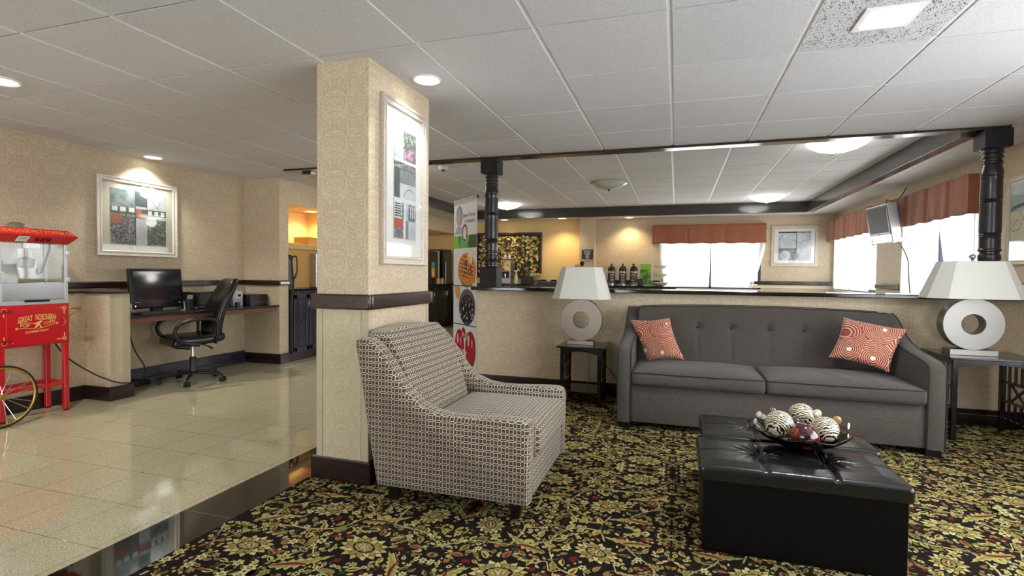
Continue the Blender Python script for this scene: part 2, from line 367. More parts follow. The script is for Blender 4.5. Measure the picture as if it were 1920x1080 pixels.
    def build(s, name, mats, parent=None, smooth=None, bevel=None, boxuv=False, solid=None, sub=None, segs=2):
        me = bpy.data.meshes.new(name); me.from_pydata([tuple(v) for v in s.v], [], s.f)
        for m in (mats if isinstance(mats, (list, tuple)) else [mats]): me.materials.append(M[m] if isinstance(m, str) else m)
        me.polygons.foreach_set('material_index', s.mi)
        bm = bmesh.new(); bm.from_mesh(me); bmesh.ops.recalc_face_normals(bm, faces=bm.faces) if not solid else None; bm.to_mesh(me); bm.free()
        if s.uv:
            l = me.uv_layers.new(name='uv')
            for p in me.polygons:
                if p.index in s.uv:
                    for li, vi in zip(p.loop_indices, p.vertices):
                        pass
        if boxuv: box_uv(me)
        if smooth is not None:
            me.shade_smooth(); me.set_sharp_from_angle(angle=math.radians(smooth))
        o = bpy.data.objects.new(name, me); COL.objects.link(o)
        if parent: o.parent = parent
        if bevel: b = o.modifiers.new('bevel', 'BEVEL'); b.width = bevel; b.segments = segs; b.limit_method = 'ANGLE'; b.angle_limit = math.radians(35); b.harden_normals = False
        if solid: b = o.modifiers.new('solid', 'SOLIDIFY'); b.thickness = solid; b.offset = 0
        if sub: b = o.modifiers.new('sub', 'SUBSURF'); b.levels = sub; b.render_levels = sub
        return o
def box_uv(me):
    l = me.uv_layers.new(name='uv') if not me.uv_layers else me.uv_layers[0]
    for p in me.polygons:
        n = p.normal; a = max(range(3), key=lambda k: abs(n[k])*(1.0, 1.15, 1.0)[k])
        for li in p.loop_indices:
            v = me.vertices[me.loops[li].vertex_index].co
            l.data[li].uv = (v.y, v.z) if a == 0 else ((v.x, v.z) if a == 1 else (v.x, v.y))
def thing(name, label, cat, loc=(0, 0, 0), rz=0, group=None):
    o = bpy.data.objects.new(name, None); COL.objects.link(o); o.location = loc; o.rotation_euler = (0, 0, rz); o.empty_display_size = .1
    o['label'] = label; o['category'] = cat
    if group: o['group'] = group
    return o
def tag(o, label, cat, group=None):
    o['label'] = label; o['category'] = cat
    if group: o['group'] = group
    return o
def struct(o): o['kind'] = 'structure'; return o
def dup(root, loc=None, rz=None, label=None):
    r = root.copy(); COL.objects.link(r)
    if loc is not None: r.location = loc
    if rz is not None: r.rotation_euler = (0, 0, rz)
    if label: r['label'] = label
    for ch in list(root.children):
        c = ch.copy(); COL.objects.link(c); c.parent = r
        for g in list(ch.children):
            d = g.copy(); COL.objects.link(d); d.parent = c
    return r
def text_mesh(mb, txt, size, fn, mi=0, bold=0.0, sx=1.0, align='CENTER'):
    cu = bpy.data.curves.new('t', 'FONT'); cu.body = txt; cu.size = size; cu.align_x = align; cu.align_y = 'CENTER'; cu.offset = bold; cu.resolution_u = 2
    ob = bpy.data.objects.new('t', cu); COL.objects.link(ob); dg = bpy.context.evaluated_depsgraph_get(); dg.update()
    me = bpy.data.meshes.new_from_object(ob.evaluated_get(dg))
    mb.add([fn(v.co.x*sx, v.co.y) for v in me.vertices], [tuple(p.vertices) for p in me.polygons], mi)
    bpy.data.objects.remove(ob); bpy.data.curves.remove(cu); bpy.data.meshes.remove(me)
def arc(cx, cz, r, a0, a1, n=8): return [(cx+r*math.cos(math.radians(a0+(a1-a0)*i/n)), cz+r*math.sin(math.radians(a0+(a1-a0)*i/n))) for i in range(n+1)]
def spline(pts, n=6):
    """Catmull-Rom through the points"""
    P = [Vector(p) for p in pts]; out = []
    for i in range(len(P)-1):
        p0, p1, p2, p3 = P[max(i-1, 0)], P[i], P[i+1], P[min(i+2, len(P)-1)]
        for k in range(n):
            t = k/n; out.append(.5*((2*p1)+(p2-p0)*t+(2*p0-5*p1+4*p2-p3)*t*t+(3*p1-p0-3*p2+p3)*t**3))
    return out+[P[-1]]
# ================================================================ SETTING
XL, XA, YE, YB, XR = -5.28, -4.73, 5.38, 11.1, 2.8
# ---- floors
struct(MB().box(-5.7, -2.26, -3, 11.2, -.05, 0).box(-2.26, 2.9, 5.05, 11.2, -.05, 0).build('floor', 'granite'))
struct(MB().box(-2.26, -1.97, -3, 5.05, -.05, 0).build('floor_threshold', 'blackstone'))
bandseam = MB()
for y in (1.93, 2.52, .72): bandseam.box(-2.26, -1.97, y-.001, y+.001, .0001, .0004)
struct(bandseam.build('trim_12', 'grey'))

def carpet():
    rnd = random.Random(5); mb = MB(); CX0, CX1, CY0, CY1 = -1.97, 2.8, -3.0, 5.05
    mb.box(CX0, CX1, CY0, CY1, -.05, 0, 0)
    TW, TH = .94, .80
    unit = []      # list of (poly, mat, layer)
    occ = []
    def leafpoly(x, y, L, w, a, n=5, bend=0.0):
        top, bot = [], []
        for i in range(n+1):
            t = i/n; hw = w*math.sin(PI*t**.8)*.5; cx = L*t; cy = bend*L*math.sin(PI*t)
            top.append((cx, cy+hw)); bot.append((cx, cy-hw))
        P = top+bot[::-1][1:-1]; c, s = math.cos(a), math.sin(a)
        return [(x+p[0]*c-p[1]*s, y+p[0]*s+p[1]*c) for p in P]
    def jag(x, y, L, w, a, bend, n=9):
        top, bot = [], []
        for i in range(n+1):
            t = i/n; hw = w*math.sin(PI*t**.75)*.5*(1 if i % 2 else .62); cx = L*t; cy = bend*L*(t**2)
            top.append((cx, cy+hw)); bot.append((cx, cy-hw*(.9 if i % 2 else .6)))
        P = top+bot[::-1][1:-1]; c, s = math.cos(a), math.sin(a)
        return [(x+p[0]*c-p[1]*s, y+p[0]*s+p[1]*c) for p in P]
    def ell(x, y, rx, ry, a=0, n=12, wob=0, k=6):
        P = []; c, s = math.cos(a), math.sin(a)
        for i in range(n):
            t = 2*PI*i/n; q = 1+wob*math.cos(k*t); px, py = rx*q*math.cos(t), ry*q*math.sin(t); P.append((x+px*c-py*s, y+px*s+py*c))
        return P
    def strip(pts, w, m, ly):
        for i in range(len(pts)-1):
            (x0, y0), (x1, y1) = pts[i], pts[i+1]; d = math.hypot(x1-x0, y1-y0) or 1; nx, ny = -(y1-y0)/d*w/2, (x1-x0)/d*w/2
            unit.append(([(x0+nx, y0+ny), (x0-nx, y0-ny), (x1-nx, y1-ny), (x1+nx, y1+ny)], m, ly))
    def rosette(x, y, R_, a, e=.62, acc=3):
        occ.append((x, y, R_*.95)); n = 14; c, s = math.cos(a), math.sin(a)
        for ring, (r0, L, w, m) in enumerate(((.55, .46, .26, 1), (.42, .38, .22, 2))):
            for i in range(n):
                t = 2*PI*(i+.5*ring)/n; lx, ly_ = R_*r0*math.cos(t), R_*r0*e*math.sin(t); aa = math.atan2(e*math.sin(t), math.cos(t))+a
                px, py = x+lx*c-ly_*s, y+lx*s+ly_*c
                unit.append((leafpoly(px-.006*math.cos(aa), py-.006*math.sin(aa), R_*L+.010, R_*w*1.42, aa), 0, 2+2*ring)); unit.append((leafpoly(px, py, R_*L, R_*w, aa), m if i % 3 else 4, 3+2*ring))
                unit.append((leafpoly(px, py, R_*L*.5, R_*w*.22, aa), acc if i % 2 else 5, 6))
        unit.append((ell(x, y, R_*.56, R_*.56*e, a, 18, .05, 9), 1, 6)); unit.append((ell(x, y, R_*.50, R_*.50*e, a, 18), 0, 7))
        unit.append((ell(x, y, R_*.41, R_*.41*e, a, 16, .08, 8), 2, 8)); unit.append((ell(x, y, R_*.24, R_*.24*e, a, 14, .2, 7), acc, 9))
        for i in range(7):
            t = 2*PI*i/7; unit.append((ell(x+R_*.2*math.cos(t)*c, y+R_*.2*e*math.sin(t)*c+R_*.2*math.cos(t)*s, R_*.045, R_*.045, 0, 6), 4, 10))
        unit.append((ell(x, y, R_*.08, R_*.08, 0, 8), 4, 10))
    def acanthus(x, y, L, a, bend):
        for t in (.15, .4, .65, .9): occ.append((x+L*t*math.cos(a)-bend*L*t*t*math.sin(a), y+L*t*math.sin(a)+bend*L*t*t*math.cos(a), L*.14))
        unit.append((jag(x-.006*math.cos(a), y-.006*math.sin(a), L+.012, L*.46, a, bend, 15), 0, 1.5)); unit.append((jag(x, y, L, L*.36, a, bend, 15), 1, 2)); unit.append((jag(x, y, L*.93, L*.2, a, bend, 15), 2, 3)); unit.append((leafpoly(x, y, L*.8, L*.07, a, 6, bend*.28), 3, 4))
    def flower(x, y, r, m, cm, k=6):
        for i in range(k):
            t = 2*PI*i/k; unit.append((ell(x+r*.6*math.cos(t), y+r*.6*math.sin(t), r*.44, r*.3, t, 7), m, 5))
        unit.append((ell(x, y, r*.36, r*.36, 0, 7), 0, 6)); unit.append((ell(x, y, r*.22, r*.22, 0, 6), cm, 7))
    for x, y, r, a, acc in ((.17, .16, .125, .1, 3), (.64, .30, .135, -.35, 5), (.30, .57, .115, .5, 3), (.80, .66, .10, 1.2, 3)): rosette(x, y, r*.86, a, .66, acc)
    for x, y, L, a, b in ((.36, .06, .24, .3, .35), (.02, .34, .22, .9, -.4), (.50, .50, .22, .1, .45), (.08, .70, .2, -.3, .4), (.86, .12, .2, 1.7, .4)): acanthus(x, y, L, a, b)
    def vine(p, w=.0065, m=4):
        q = [(v.x, v.y) for v in spline([(a, b, 0) for a, b in p], 5)]; strip(q, w, m, 1)
        strip([(a+.006, b+.008) for a, b in q], w*.4, 2, 1)
    vine([(-.02, .1), (.12, .32), (.3, .36), (.42, .26), (.36, .14), (.26, .18)]); vine([(.42, .26), (.56, .1), (.75, .08), (.84, .2), (.78, .3)])
    vine([(.12, .32), (.06, .5), (.16, .62), (.2, .74), (.1, .82)]); vine([(.3, .36), (.44, .42), (.5, .6), (.44, .74), (.32, .76), (.28, .68)])
    vine([(.5, .6), (.66, .52), (.82, .5), (.96, .4)]); vine([(.66, .52), (.64, .68), (.72, .78), (.86, .8), (.92, .7)])
    strip([(.40, .40), (.46, .38), (.48, .44), (.58, .42)], .004, 4, 1); strip([(.1, .46), (.2, .44), (.22, .5)], .004, 4, 1); strip([(.55, .72), (.6, .7), (.62, .76), (.7, .72)], .004, 4, 1)
    tries = 0
    pl = []
    while tries < 14000 and len(pl) < 560:
        tries += 1; x, y = rnd.random()*TW, rnd.random()*TH; r = rnd.choice((.030, .024, .018, .013) if tries < 4500 else (.012, .009, .007))
        if any(min(abs(x-a), TW-abs(x-a))**2+min(abs(y-b), TH-abs(y-b))**2 < (r*.8+q)**2 for a, b, q in occ): continue
        if any(min(abs(x-a), TW-abs(x-a))**2+min(abs(y-b), TH-abs(y-b))**2 < (r+q)**2*.52 for a, b, q in pl): continue
        pl.append((x, y, r)); k = rnd.random(); a = rnd.random()*PI*2
        if r > .016:
            if k < .22: flower(x, y, r, rnd.choice((1, 4, 2, 4)), rnd.choice((3, 1)))
            elif k < .8:
                unit.append((leafpoly(x-r*math.cos(a), y-r*math.sin(a), r*2.3, r*1.1, a, 6, rnd.uniform(-.12, .12)), rnd.choice((1, 1, 2, 2, 5)), 3))
                unit.append((leafpoly(x-r*.8*math.cos(a), y-r*.8*math.sin(a), r*1.6, r*.35, a, 5), rnd.choice((0, 3, 5)), 4))
            else:
                for j in (-.6, 0, .6): unit.append((leafpoly(x, y, r*1.5, r*.6, a+j, 5), 3 if k > .93 else 5 if k > .86 else 1, 3+(j == 0)))
        else:
            if k < .22: unit.append((ell(x, y, r, r*.8, a, 7), 4, 3)); unit.append((ell(x, y, r*.4, r*.35, a, 6), 0, 4))
            elif k < .75: unit.append((leafpoly(x-r*math.cos(a), y-r*math.sin(a), r*2.4, r*1.1, a, 4), rnd.choice((1, 2, 2, 6, 4)), 3))
            else: unit.append((ell(x, y, r*.7, r*.7, a, 5), rnd.choice((3, 6, 1, 2, 1)), 3))
    ni0, ni1 = int(CX0//TW)-1, int(CX1//TW)+1; nj0, nj1 = 0, int(CY1//TH)+1
    for i in range(ni0, ni1+1):
        for j in range(nj0, nj1+1):
            ox, oy = i*TW, j*TH; fl = (i % 2 == 1); fv = (j % 2 == 1)
            for P, m, ly in unit:
                Q = [((TW-x if fl else x)+ox, (TH-y if fv else y)+oy) for x, y in P]
                if min(p[0] for p in Q) < CX0 or max(p[0] for p in Q) > CX1 or max(p[1] for p in Q) > CY1: continue
                if max(p[1] for p in Q) < .8: continue
                if fl != fv: Q = Q[::-1]
                ar = sum(Q[k-1][0]*Q[k][1]-Q[k][0]*Q[k-1][1] for k in range(len(Q)))
                if ar < 0: Q = Q[::-1]
                z = .0003*ly
                b = len(mb.v); mb.v += [(x, y, z) for x, y in Q]; mb.f.append(list(range(b, b+len(Q)))); mb.mi.append(m)
    cols = [('c0', S(20, 15, 14), S(34, 27, 24)), ('c1', S(184, 174, 106), S(146, 136, 76)), ('c2', S(150, 140, 82), S(116, 106, 58)), ('c3', S(112, 40, 34), S(84, 28, 26)), ('c4', S(202, 194, 142), S(166, 158, 106)), ('c5', S(146, 108, 66), S(116, 84, 50)), ('c6', S(70, 78, 52), S(52, 58, 40))]
    ms = []
    for nm, a, b in cols:
        n = NT('carpet_yarn_'+nm); f = n.noise(n.pos(), 420, 2, .7); n.bump(f, .6, .004); ms.append(n.set(n.mix(n.ramp(f, [(.4, (0, 0, 0)), (.6, (1, 1, 1))]), b, a), .95, spec=.1))
    me = bpy.data.meshes.new('floor_carpet'); me.from_pydata(mb.v, [], mb.f)
    for m in ms: me.materials.append(m)
    me.polygons.foreach_set('material_index', mb.mi)
    o = bpy.data.objects.new('floor_carpet', me); COL.objects.link(o); struct(o)
carpet()

# ---- ceilings: hanging lay-in tiles under a white grid
def ceiling(name, mat, rects, ox, cw, oy, ch, z, gap=.006):
    mb = MB(); sl = MB()
    for x0, x1, y0, y1 in rects:
        sl.box(x0, x1, y0, y1, z+.034, z+.06)
        for i in range(math.floor((x0-ox)/cw), math.ceil((x1-ox)/cw)+1):
            a0, a1 = max(ox+i*cw-.012, x0), min(ox+i*cw+.012, x1)
            if a1 > a0: sl.box(a0, a1, y0, y1, z+.005, z+.034)
        for i in range(math.floor((x0-ox)/cw), math.ceil((x1-ox)/cw)):
            for j in range(math.floor((y0-oy)/ch), math.ceil((y1-oy)/ch)):
                a0, a1 = max(ox+i*cw+.012, x0), min(ox+(i+1)*cw-.012, x1); b0, b1 = max(oy+j*ch+gap, y0), min(oy+(j+1)*ch-gap, y1)
                if a1-a0 > .03 and b1-b0 > .03: mb.box(a0, a1, b0, b1, z, z+.0335)
    struct(mb.build(name, mat)); return struct(sl.build(name+'_grid', 'tbar'))
ceiling('ceiling', 'ceil', [(-5.28, 2.8, -3, 4.93), (-5.28, -4.30, 4.93, 5.38), (-4.73, -4.30, 5.38, 5.54), (-4.73, -4.12, 5.54, 11.1), (-4.30, -4.12, 4.93, 5.54), (2.24, 2.8, 4.93, 11.1), (-4.12, 2.24, 10.2, 11.1)], -.048, .6096, 2.4125, .647, CZ)
ceiling('ceiling_coffer', 'ceil2', [(-4.12, 2.24, 4.93, 10.2)], -.06, .572, 5.35, .65, CZ2, .008)
struct(MB().box(-4.28, 2.40, 4.93, 5.05, 2.30, CZ2).build('trim_1', 'header', bevel=.003))
struct(MB().box(2.13, 2.24, 5.05, 10.2, 2.275, CZ2).build('trim_2', 'fascia', bevel=.003))
struct(MB().box(-4.12, 2.13, 10.1, 10.2, 2.268, CZ2).build('trim_3', 'fascia', bevel=.003))
struct(MB().box(-4.12, -4.0, 5.05, 10.1, 2.275, CZ2).build('trim_4', 'fascia', bevel=.003))

# ---- walls
def wall_with_holes(name, mat, axis, pos, thick, a0, a1, z0, z1, holes):
    """axis 'x': wall plane x=pos running along y; 'y': plane y=pos running along x"""
    mb = MB(); A = sorted({a0, a1, *[h[0] for h in holes], *[h[1] for h in holes]}); Z = sorted({z0, z1, *[h[2] for h in holes], *[h[3] for h in holes]})
    for i in range(len(A)-1):
        for j in range(len(Z)-1):
            ca, cz = (A[i]+A[i+1])/2, (Z[j]+Z[j+1])/2
            if any(h[0] < ca < h[1] and h[2] < cz < h[3] for h in holes): continue
            lo, hi = min(pos, pos+thick), max(pos, pos+thick)
            if axis == 'x': mb.box(lo, hi, A[i], A[i+1], Z[j], Z[j+1])
            else: mb.box(A[i], A[i+1], lo, hi, Z[j], Z[j+1])
    bm = bmesh.new()
    return struct(mb.build(name, mat))
H = 2.38
wall_with_holes('wall_left', 'wall', 'x', XL, -.12, -3, YE, 0, H, [])
struct(MB().box(XL, -5.07, -3, 3.34, 0, .95).box(XL, -4.76, 3.34, 3.52, 0, .95).build('wall_ledge', 'wall'))
struct(MB().box(-4.7602, -4.7575, 3.34, 3.385, .13, .95).box(-4.7602, -4.7575, 3.45, 3.52, .13, .95).build('trim_13', 'cornerpaint'))
struct(MB().box(XL, -5.05, -3, 3.36, .95, .966).box(XL, -4.735, 3.32, 3.54, .95, .966).build('trim_5', 'rail', bevel=.003))
struct(MB().box(-5.4, XA, YE, 5.54, 0, H).build('wall_end', 'wall'))
struct(MB().box(-5.7, XA, 5.54, YB, 2.03, H).build('wall_soffit', 'wall'))
struct(MB().box(-5.42, -5.3, 5.54, 6.62, 0, 2.03).box(-5.42, -4.98, 6.62, 6.74, 0, 2.03).box(-5.7, -5.6, 6.74, YB, 0, 2.03).build('wall_alcove', 'wall_gold'))
wall_with_holes('wall_back_gold', 'wall_gold', 'y', YB, .12, -5.7, -1.78, 0, H, [])
WB = (-.28, 1.56, .9, 2.02)
wall_with_holes('wall_back', 'wall', 'y', YB, .12, -1.78, XR, 0, H, [WB])
struct(MB().box(-1.93, -1.62, 10.84, YB, 0, H).build('wall_pilaster', 'wall'))
W2, W3, W4 = (6.2, 8.0, .92, 2.0), (8.95, 10.95, .92, 2.0), (-.3, 3.5, .35, 2.15)
wall_with_holes('wall_right', 'wall', 'x', XR, .12, -3, YB, 0, H, [W2, W3, W4])
W5 = (-4.6, -1.0, .3, 2.0)
wall_with_holes('wall_front', 'wall', 'y', -3, -.12, -5.4, XR, 0, H, [W5])
struct(MB().box(-1.96, XR, 5.05, 5.17, 0, .99).build('wall_partition', 'wall'))
struct(MB().box(-1.965, -1.945, 5.045, 5.055, .13, .99).build('trim_14', 'cornerpaint'))
struct(MB().box(-1.93, -1.60, 2.49, 3.21, 0, H).build('wall_column', 'wall'))
# painted corner beads and inset panel on the lower part of the column
struct(MB().box(-1.932, -1.893, 2.486, 2.49, .12, .96).box(-1.640, -1.598, 2.486, 2.49, .12, .96).box(-1.6, -1.596, 2.488, 2.52, .12, .96).box(-1.6, -1.596, 3.18, 3.212, .12, .96).build('trim_15', 'cornerpaint'))
struct(MB().box(-1.889, -1.644, 2.4875, 2.49, .12, .95).build('wall_column_panel', 'panel'))
def ringbox(mb, x0, x1, y0, y1, z0, z1, t, mi=0):
    mb.box(x0-t, x1+t, y0-t, y0, z0, z1, mi).box(x0-t, x1+t, y1, y1+t, z0, z1, mi).box(x0-t, x0, y0, y1, z0, z1, mi).box(x1, x1+t, y0, y1, z0, z1, mi)
mb = MB(); ringbox(mb, -1.93, -1.60, 2.49, 3.21, .957, 1.042, .028); struct(mb.build('trim_6', 'rail', bevel=.012, segs=4, smooth=40))
mb = MB(); ringbox(mb, -1.93, -1.60, 2.49, 3.21, 0, .122, .026); struct(mb.build('baseboard_column', 'base', bevel=.004))
# chair rails
mb = MB(); mb.box(XL, XL+.028, -3, YE, .985, 1.05); mb.box(XL, XA+.02, YE-.028, YE, .985, 1.05); mb.box(XA, XA+.028, YE-.028, 5.555, .985, 1.05)
struct(mb.build('trim_7', 'rail', bevel=.01, segs=3, smooth=40))
struct(MB().box(XA+.028, XA+.0295, 5.37, 5.53, 1.0, 1.032).build('trim_16', 'paper'))
mb = MB(); mb.box(1.35, XR, YB-.03, YB, .995, 1.065); mb.box(-1.5, -.3, YB-.03, YB, .97, 1.05); mb.box(XR-.03, XR, 8.03, 8.9, .995, 1.065); mb.box(XR-.03, XR, 5.17, 6.15, .995, 1.12)
struct(mb.build('trim_8', 'rail', bevel=.01, segs=3, smooth=40))
struct(MB().box(1.35, XR, YB-.005, YB, .93, .99).build('trim_17', 'cream'))
# baseboards
mb = MB(); mb.box(-5.07, -5.05, -3, 3.32, 0, .125); mb.box(-5.07, -4.74, 3.32, 3.34, 0, .125); mb.box(-4.76, -4.74, 3.34, 3.54, 0, .125)
mb.box(XL, XA+.02, YE-.02, YE, 0, .125); mb.box(XA, XA+.02, YE-.02, 5.56, 0, .125); struct(mb.build('baseboard_left', 'base', bevel=.004))
struct(MB().box(XL, XL+.03, 3.52, YE-.02, 0, .15).box(XL+.03, XL+.05, 3.54, YE-.02, 0, .05).build('baseboard_desk', 'deskbase', bevel=.004))
struct(MB().box(-1.98, XR, 5.03, 5.05, 0, .125).box(-1.98, -1.96, 5.05, 5.17, 0, .125).build('baseboard_partition', 'base', bevel=.004))
struct(MB().box(XR-.02, XR, -3, 5.03, 0, .125).build('baseboard_right', 'base', bevel=.004))

# ---- windows
def window(n, axis, pos, h, mull, t=.12, matf='wframe'):
    """frame and panes sit in the opening h = (a0,a1,z0,z1)"""
    a0, a1, z0, z1 = h; m = MB(); g = MB(); c = pos
    def bx(mb, p0, p1, q0, q1, d0, d1):
        if axis == 'x': mb.box(d0, d1, p0, p1, q0, q1)
        else: mb.box(p0, p1, d0, d1, q0, q1)
    d0, d1 = min(pos, pos+t)+.03, max(pos, pos+t)-.03
    for p in (a0, a1-.05, *[k-.025 for k in mull]): bx(m, p, p+.05, z0, z1, d0, d1)
    bx(m, a0, a1, z0, z0+.05, d0, d1); bx(m, a0, a1, z1-.05, z1, d0, d1)
    o = struct(m.build('window_%d' % n, matf, bevel=.004))
    bx(g, a0+.05, a1-.05, z0+.05, z1-.05, (d0+d1)/2-.003, (d0+d1)/2+.003); g.build('pane', 'glass', o)
    s = MB(); bx(s, a0-.03, a1+.03, z0-.025, z0, min(pos, pos-.04*(1 if t > 0 else -1)), max(pos+t*.4, pos)) if t > 0 else bx(s, a0, a1, z0-.025, z0, pos-.05, pos+.03)
    s.build('sill', 'cream', o, bevel=.004)
window(1, 'y', YB, WB, [.64]); window(2, 'x', XR, W2, [7.1]); window(3, 'x', XR, W3, [9.95]); window(4, 'x', XR, W4, [.95, 2.2]); window(5, 'y', -3, W5, [-3.4, -2.2], -.12)

# ================================================================ ceiling fixtures
def can_light(loc, r, label, grp, bulb, power, col, size=95, tilt=(0, 0)):
    t = thing('recessed_light', label, 'ceiling light', loc, 0, grp)
    MB().lathe([(r, -.002), (r*1.02, -.008), (r*.93, -.012), (r*.82, -.006), (r*.82, .004), (r, .004)], n=36, cap=False).build('trim_ring', 'white', t, smooth=40)
    MB().lathe([(0.001, -.004), (r*.5, -.005), (r*.84, .0)], n=32, cap=False).build('lens', bulb, t, smooth=60)
    s = spot('recessed_light_beam', (loc[0], loc[1], loc[2]-.03), power, col, size, .7, tilt, r*.6)
    return t
can_light((-1.44, 2.863, CZ), .083, 'round white recessed light in the ceiling beside the tall picture on the column', None, 'bulb_w', 34, (1, .98, .92), 120)
can_light((-5.13, 4.05, CZ), .09, 'recessed ceiling light shining down above the picture over the computer desk', None, 'bulb_w', 75, (1, .96, .86), 120)
can_light((-3.98, 2.159, CZ), .1, 'recessed ceiling light half cut off at the left edge of the photo', None, 'bulb_w', 75, (1, .97, .92), 155)
can_light((-5.02, 6.35, 2.03), .1, 'warm recessed light in the low soffit over the coffee alcove counter', None, 'bulb_o', 30, (1, .74, .38), 150)
can_light((-5.2, 9.9, 2.03), .1, 'warm recessed light in the soffit above the brown cabinet and juice dispenser', None, 'bulb_o', 34, (1, .76, .4), 150)
can_light((-2.28, 10.72, CZ), .1, 'warm recessed light shining on the golden wall right of the carved leaf panel', None, 'bulb_o', 46, (1, .76, .42), 125)
can_light((-.93, 10.85, CZ), .1, 'warm recessed light shining on the wall above the three coffee airpots', None, 'bulb_o', 46, (1, .74, .42), 125)
can_light((-3.55, 10.75, CZ), .1, 'warm recessed light above the carved leaf panel, behind the post', None, 'bulb_o', 22, (1, .76, .42), 130)

def dome_light(loc, label, lit, r=.25):
    t = thing('dome_light', label, 'ceiling light', loc, 0, 'frosted dome lights in the coffered ceiling')
    MB().lathe([(r*.5, 0), (r, -.004), (r*1.02, -.02), (r*.97, -.028), (r*.72, -.062), (r*.4, -.085), (r*.12, -.098), (.001, -.1)], n=40, cap=False).build('glass_dish', 'bulb_w' if lit else M['milk'], t, smooth=60)
    MB().lathe([(.001, -.098), (.014, -.1), (.02, -.108), (.01, -.116), (.001, -.118)], n=14).build('finial', 'gunmetal', t, smooth=60)
    for i in range(8): a = 2*PI*i/8; MB().lathe([(.001, -.004), (.006, -.008), (.001, -.012)], (r*.93*math.cos(a), r*.93*math.sin(a), -.022), 8).build('rivet', 'gunmetal', t)
    return t
M['milk'] = NT('unlit_milk_glass').set(S(176, 178, 176), .25, coat=.4)
dome_light((-.92, 7.45, CZ2), 'unlit grey glass dome light hanging in the middle of the coffered ceiling', False)
dome_light((1.45, 5.75, CZ2), 'large lit dome light just behind the dark header, nearest the camera', True)
dome_light((1.377, 9.34, CZ2), 'lit dome light near the far right corner of the coffered ceiling', True)
dome_light((-3.02, 9.3, CZ2), 'lit dome light partly behind the left turned post, far end of the ceiling', True)
dome_light((-3.3, 5.62, CZ2), 'lit dome light in the near left corner of the coffer, behind the column', True)
for x, y, p in ((1.45, 5.75, 5), (1.377, 9.34, 5), (-3.02, 9.3, 7), (-3.3, 5.62, 6)): point('dome_light_glow', (x, y, CZ2-.17), p, (1, .96, .86), .1)

t = thing('square_ceiling_light', 'square lit flush light in the perforated ceiling tile at upper right', 'ceiling light', (.876, 2.75, CZ))
MB().box(-.115, .115, -.115, .115, -.006, 0).build('frame', 'white', t, bevel=.003)
MB().box(-.085, .085, -.085, .085, -.011, -.005).build('lens', 'bulb_w', t, bevel=.003)
area('square_ceiling_light_beam', (.876, 2.75, CZ-.03), 22, .17, .17, (0, 0, 0), (1, .98, .94))
# the perforated tile around it
mb = MB(); rnd = random.Random(3)
x0, x1, y0, y1 = -.048+.6096+.014, -.048+2*.6096-.014, 2.4125+.012, 2.4125+.647-.012
for k in range(1200):
    x, y = rnd.uniform(x0, x1), rnd.uniform(y0, y1)
    if abs(x-.876) < .12 and abs(y-2.75) < .12: continue
    L, w, a = rnd.uniform(.002, .009), rnd.uniform(.0008, .0016), rnd.gauss(1.2, .5); c, s = math.cos(a), math.sin(a)
    mb.add([(x+c*L-s*w, y+s*L+c*w, CZ-.0006), (x-c*L-s*w, y-s*L+c*w, CZ-.0006), (x-c*L+s*w, y-s*L-c*w, CZ-.0006), (x+c*L+s*w, y+s*L-c*w, CZ-.0006)], [(0, 1, 2, 3)])
o = mb.build('ceiling_tile_fissures', C('fissure', 92, 84, 90)); struct(o)

t = thing('smoke_detector', 'small round smoke detector on the coffered ceiling beside the column', 'smoke detector', (-2.72, 5.85, CZ2))
MB().lathe([(.06, 0), (.062, -.012), (.05, -.03), (.03, -.036), (.001, -.038)], n=24, cap=False).build('housing', 'whiteplastic', t, smooth=40)
MB().lathe([(.022, -.036), (.022, -.05), (.001, -.052)], n=16, cap=False).build('sensor', 'blackplastic', t, smooth=40)

# ================================================================ counter and turned posts
tag(MB().box(-1.99, XR-.001, 4.95, 5.27, .992, 1.026).build('countertop', 'counter', bevel=.006, segs=3), 'long black countertop capping the wallpapered half wall behind the sofa', 'countertop')
def post(x, label):
    t = thing('turned_post', label, 'post', (x, 5.0, 0), 0, 'turned posts standing on the half wall counter')
    MB().box(-.088, .088, -.088, .088, 2.16, 2.3).build('capital', 'postflat', t, bevel=.004)
    R_ = [(.085, 2.162), (.075, 2.155), (.064, 2.148), (.064, 2.140), (.072, 2.134), (.072, 2.126), (.062, 2.118), (.062, 2.106), (.070, 2.100), (.070, 2.090), (.060, 2.082), (.060, 2.066), (.066, 2.058), (.066, 2.048), (.060, 2.040), (.063, 2.02), (.070, 1.985), (.071, 1.965), (.067, 1.955), (.071, 1.947),
          (.067, 1.925), (.069, 1.8), (.069, 1.775), (.064, 1.767), (.069, 1.760), (.064, 1.752), (.069, 1.745), (.069, 1.737), (.067, 1.725), (.069, 1.6), (.069, 1.515), (.064, 1.508), (.069, 1.500), (.064, 1.492), (.069, 1.485), (.064, 1.476), (.067, 1.465), (.067, 1.40),
          (.067, 1.392), (.073, 1.383), (.073, 1.374), (.062, 1.366), (.062, 1.352), (.070, 1.343), (.072, 1.32), (.069, 1.30), (.060, 1.282), (.060, 1.272), (.070, 1.264), (.070, 1.252), (.062, 1.246), (.062, 1.236), (.084, 1.222)]
    Q = [R_[0]]
    for (r0, z0), (r1, z1) in zip(R_, R_[1:]):
        if abs(z1-z0) > .016: Q += [(r0+(r1-r0)*.15, z0+(z1-z0)*.15), ((r0+r1)/2, (z0+z1)/2), (r0+(r1-r0)*.85, z0+(z1-z0)*.85)]
        Q.append((r1, z1))
    R_ = Q
    MB().lathe([(r, z) for r, z in R_][::-1], n=48).build('shaft', 'post', t, smooth=28)
    MB().box(-.088, .088, -.088, .088, 1.026, 1.225).build('plinth', 'postflat', t, bevel=.004)
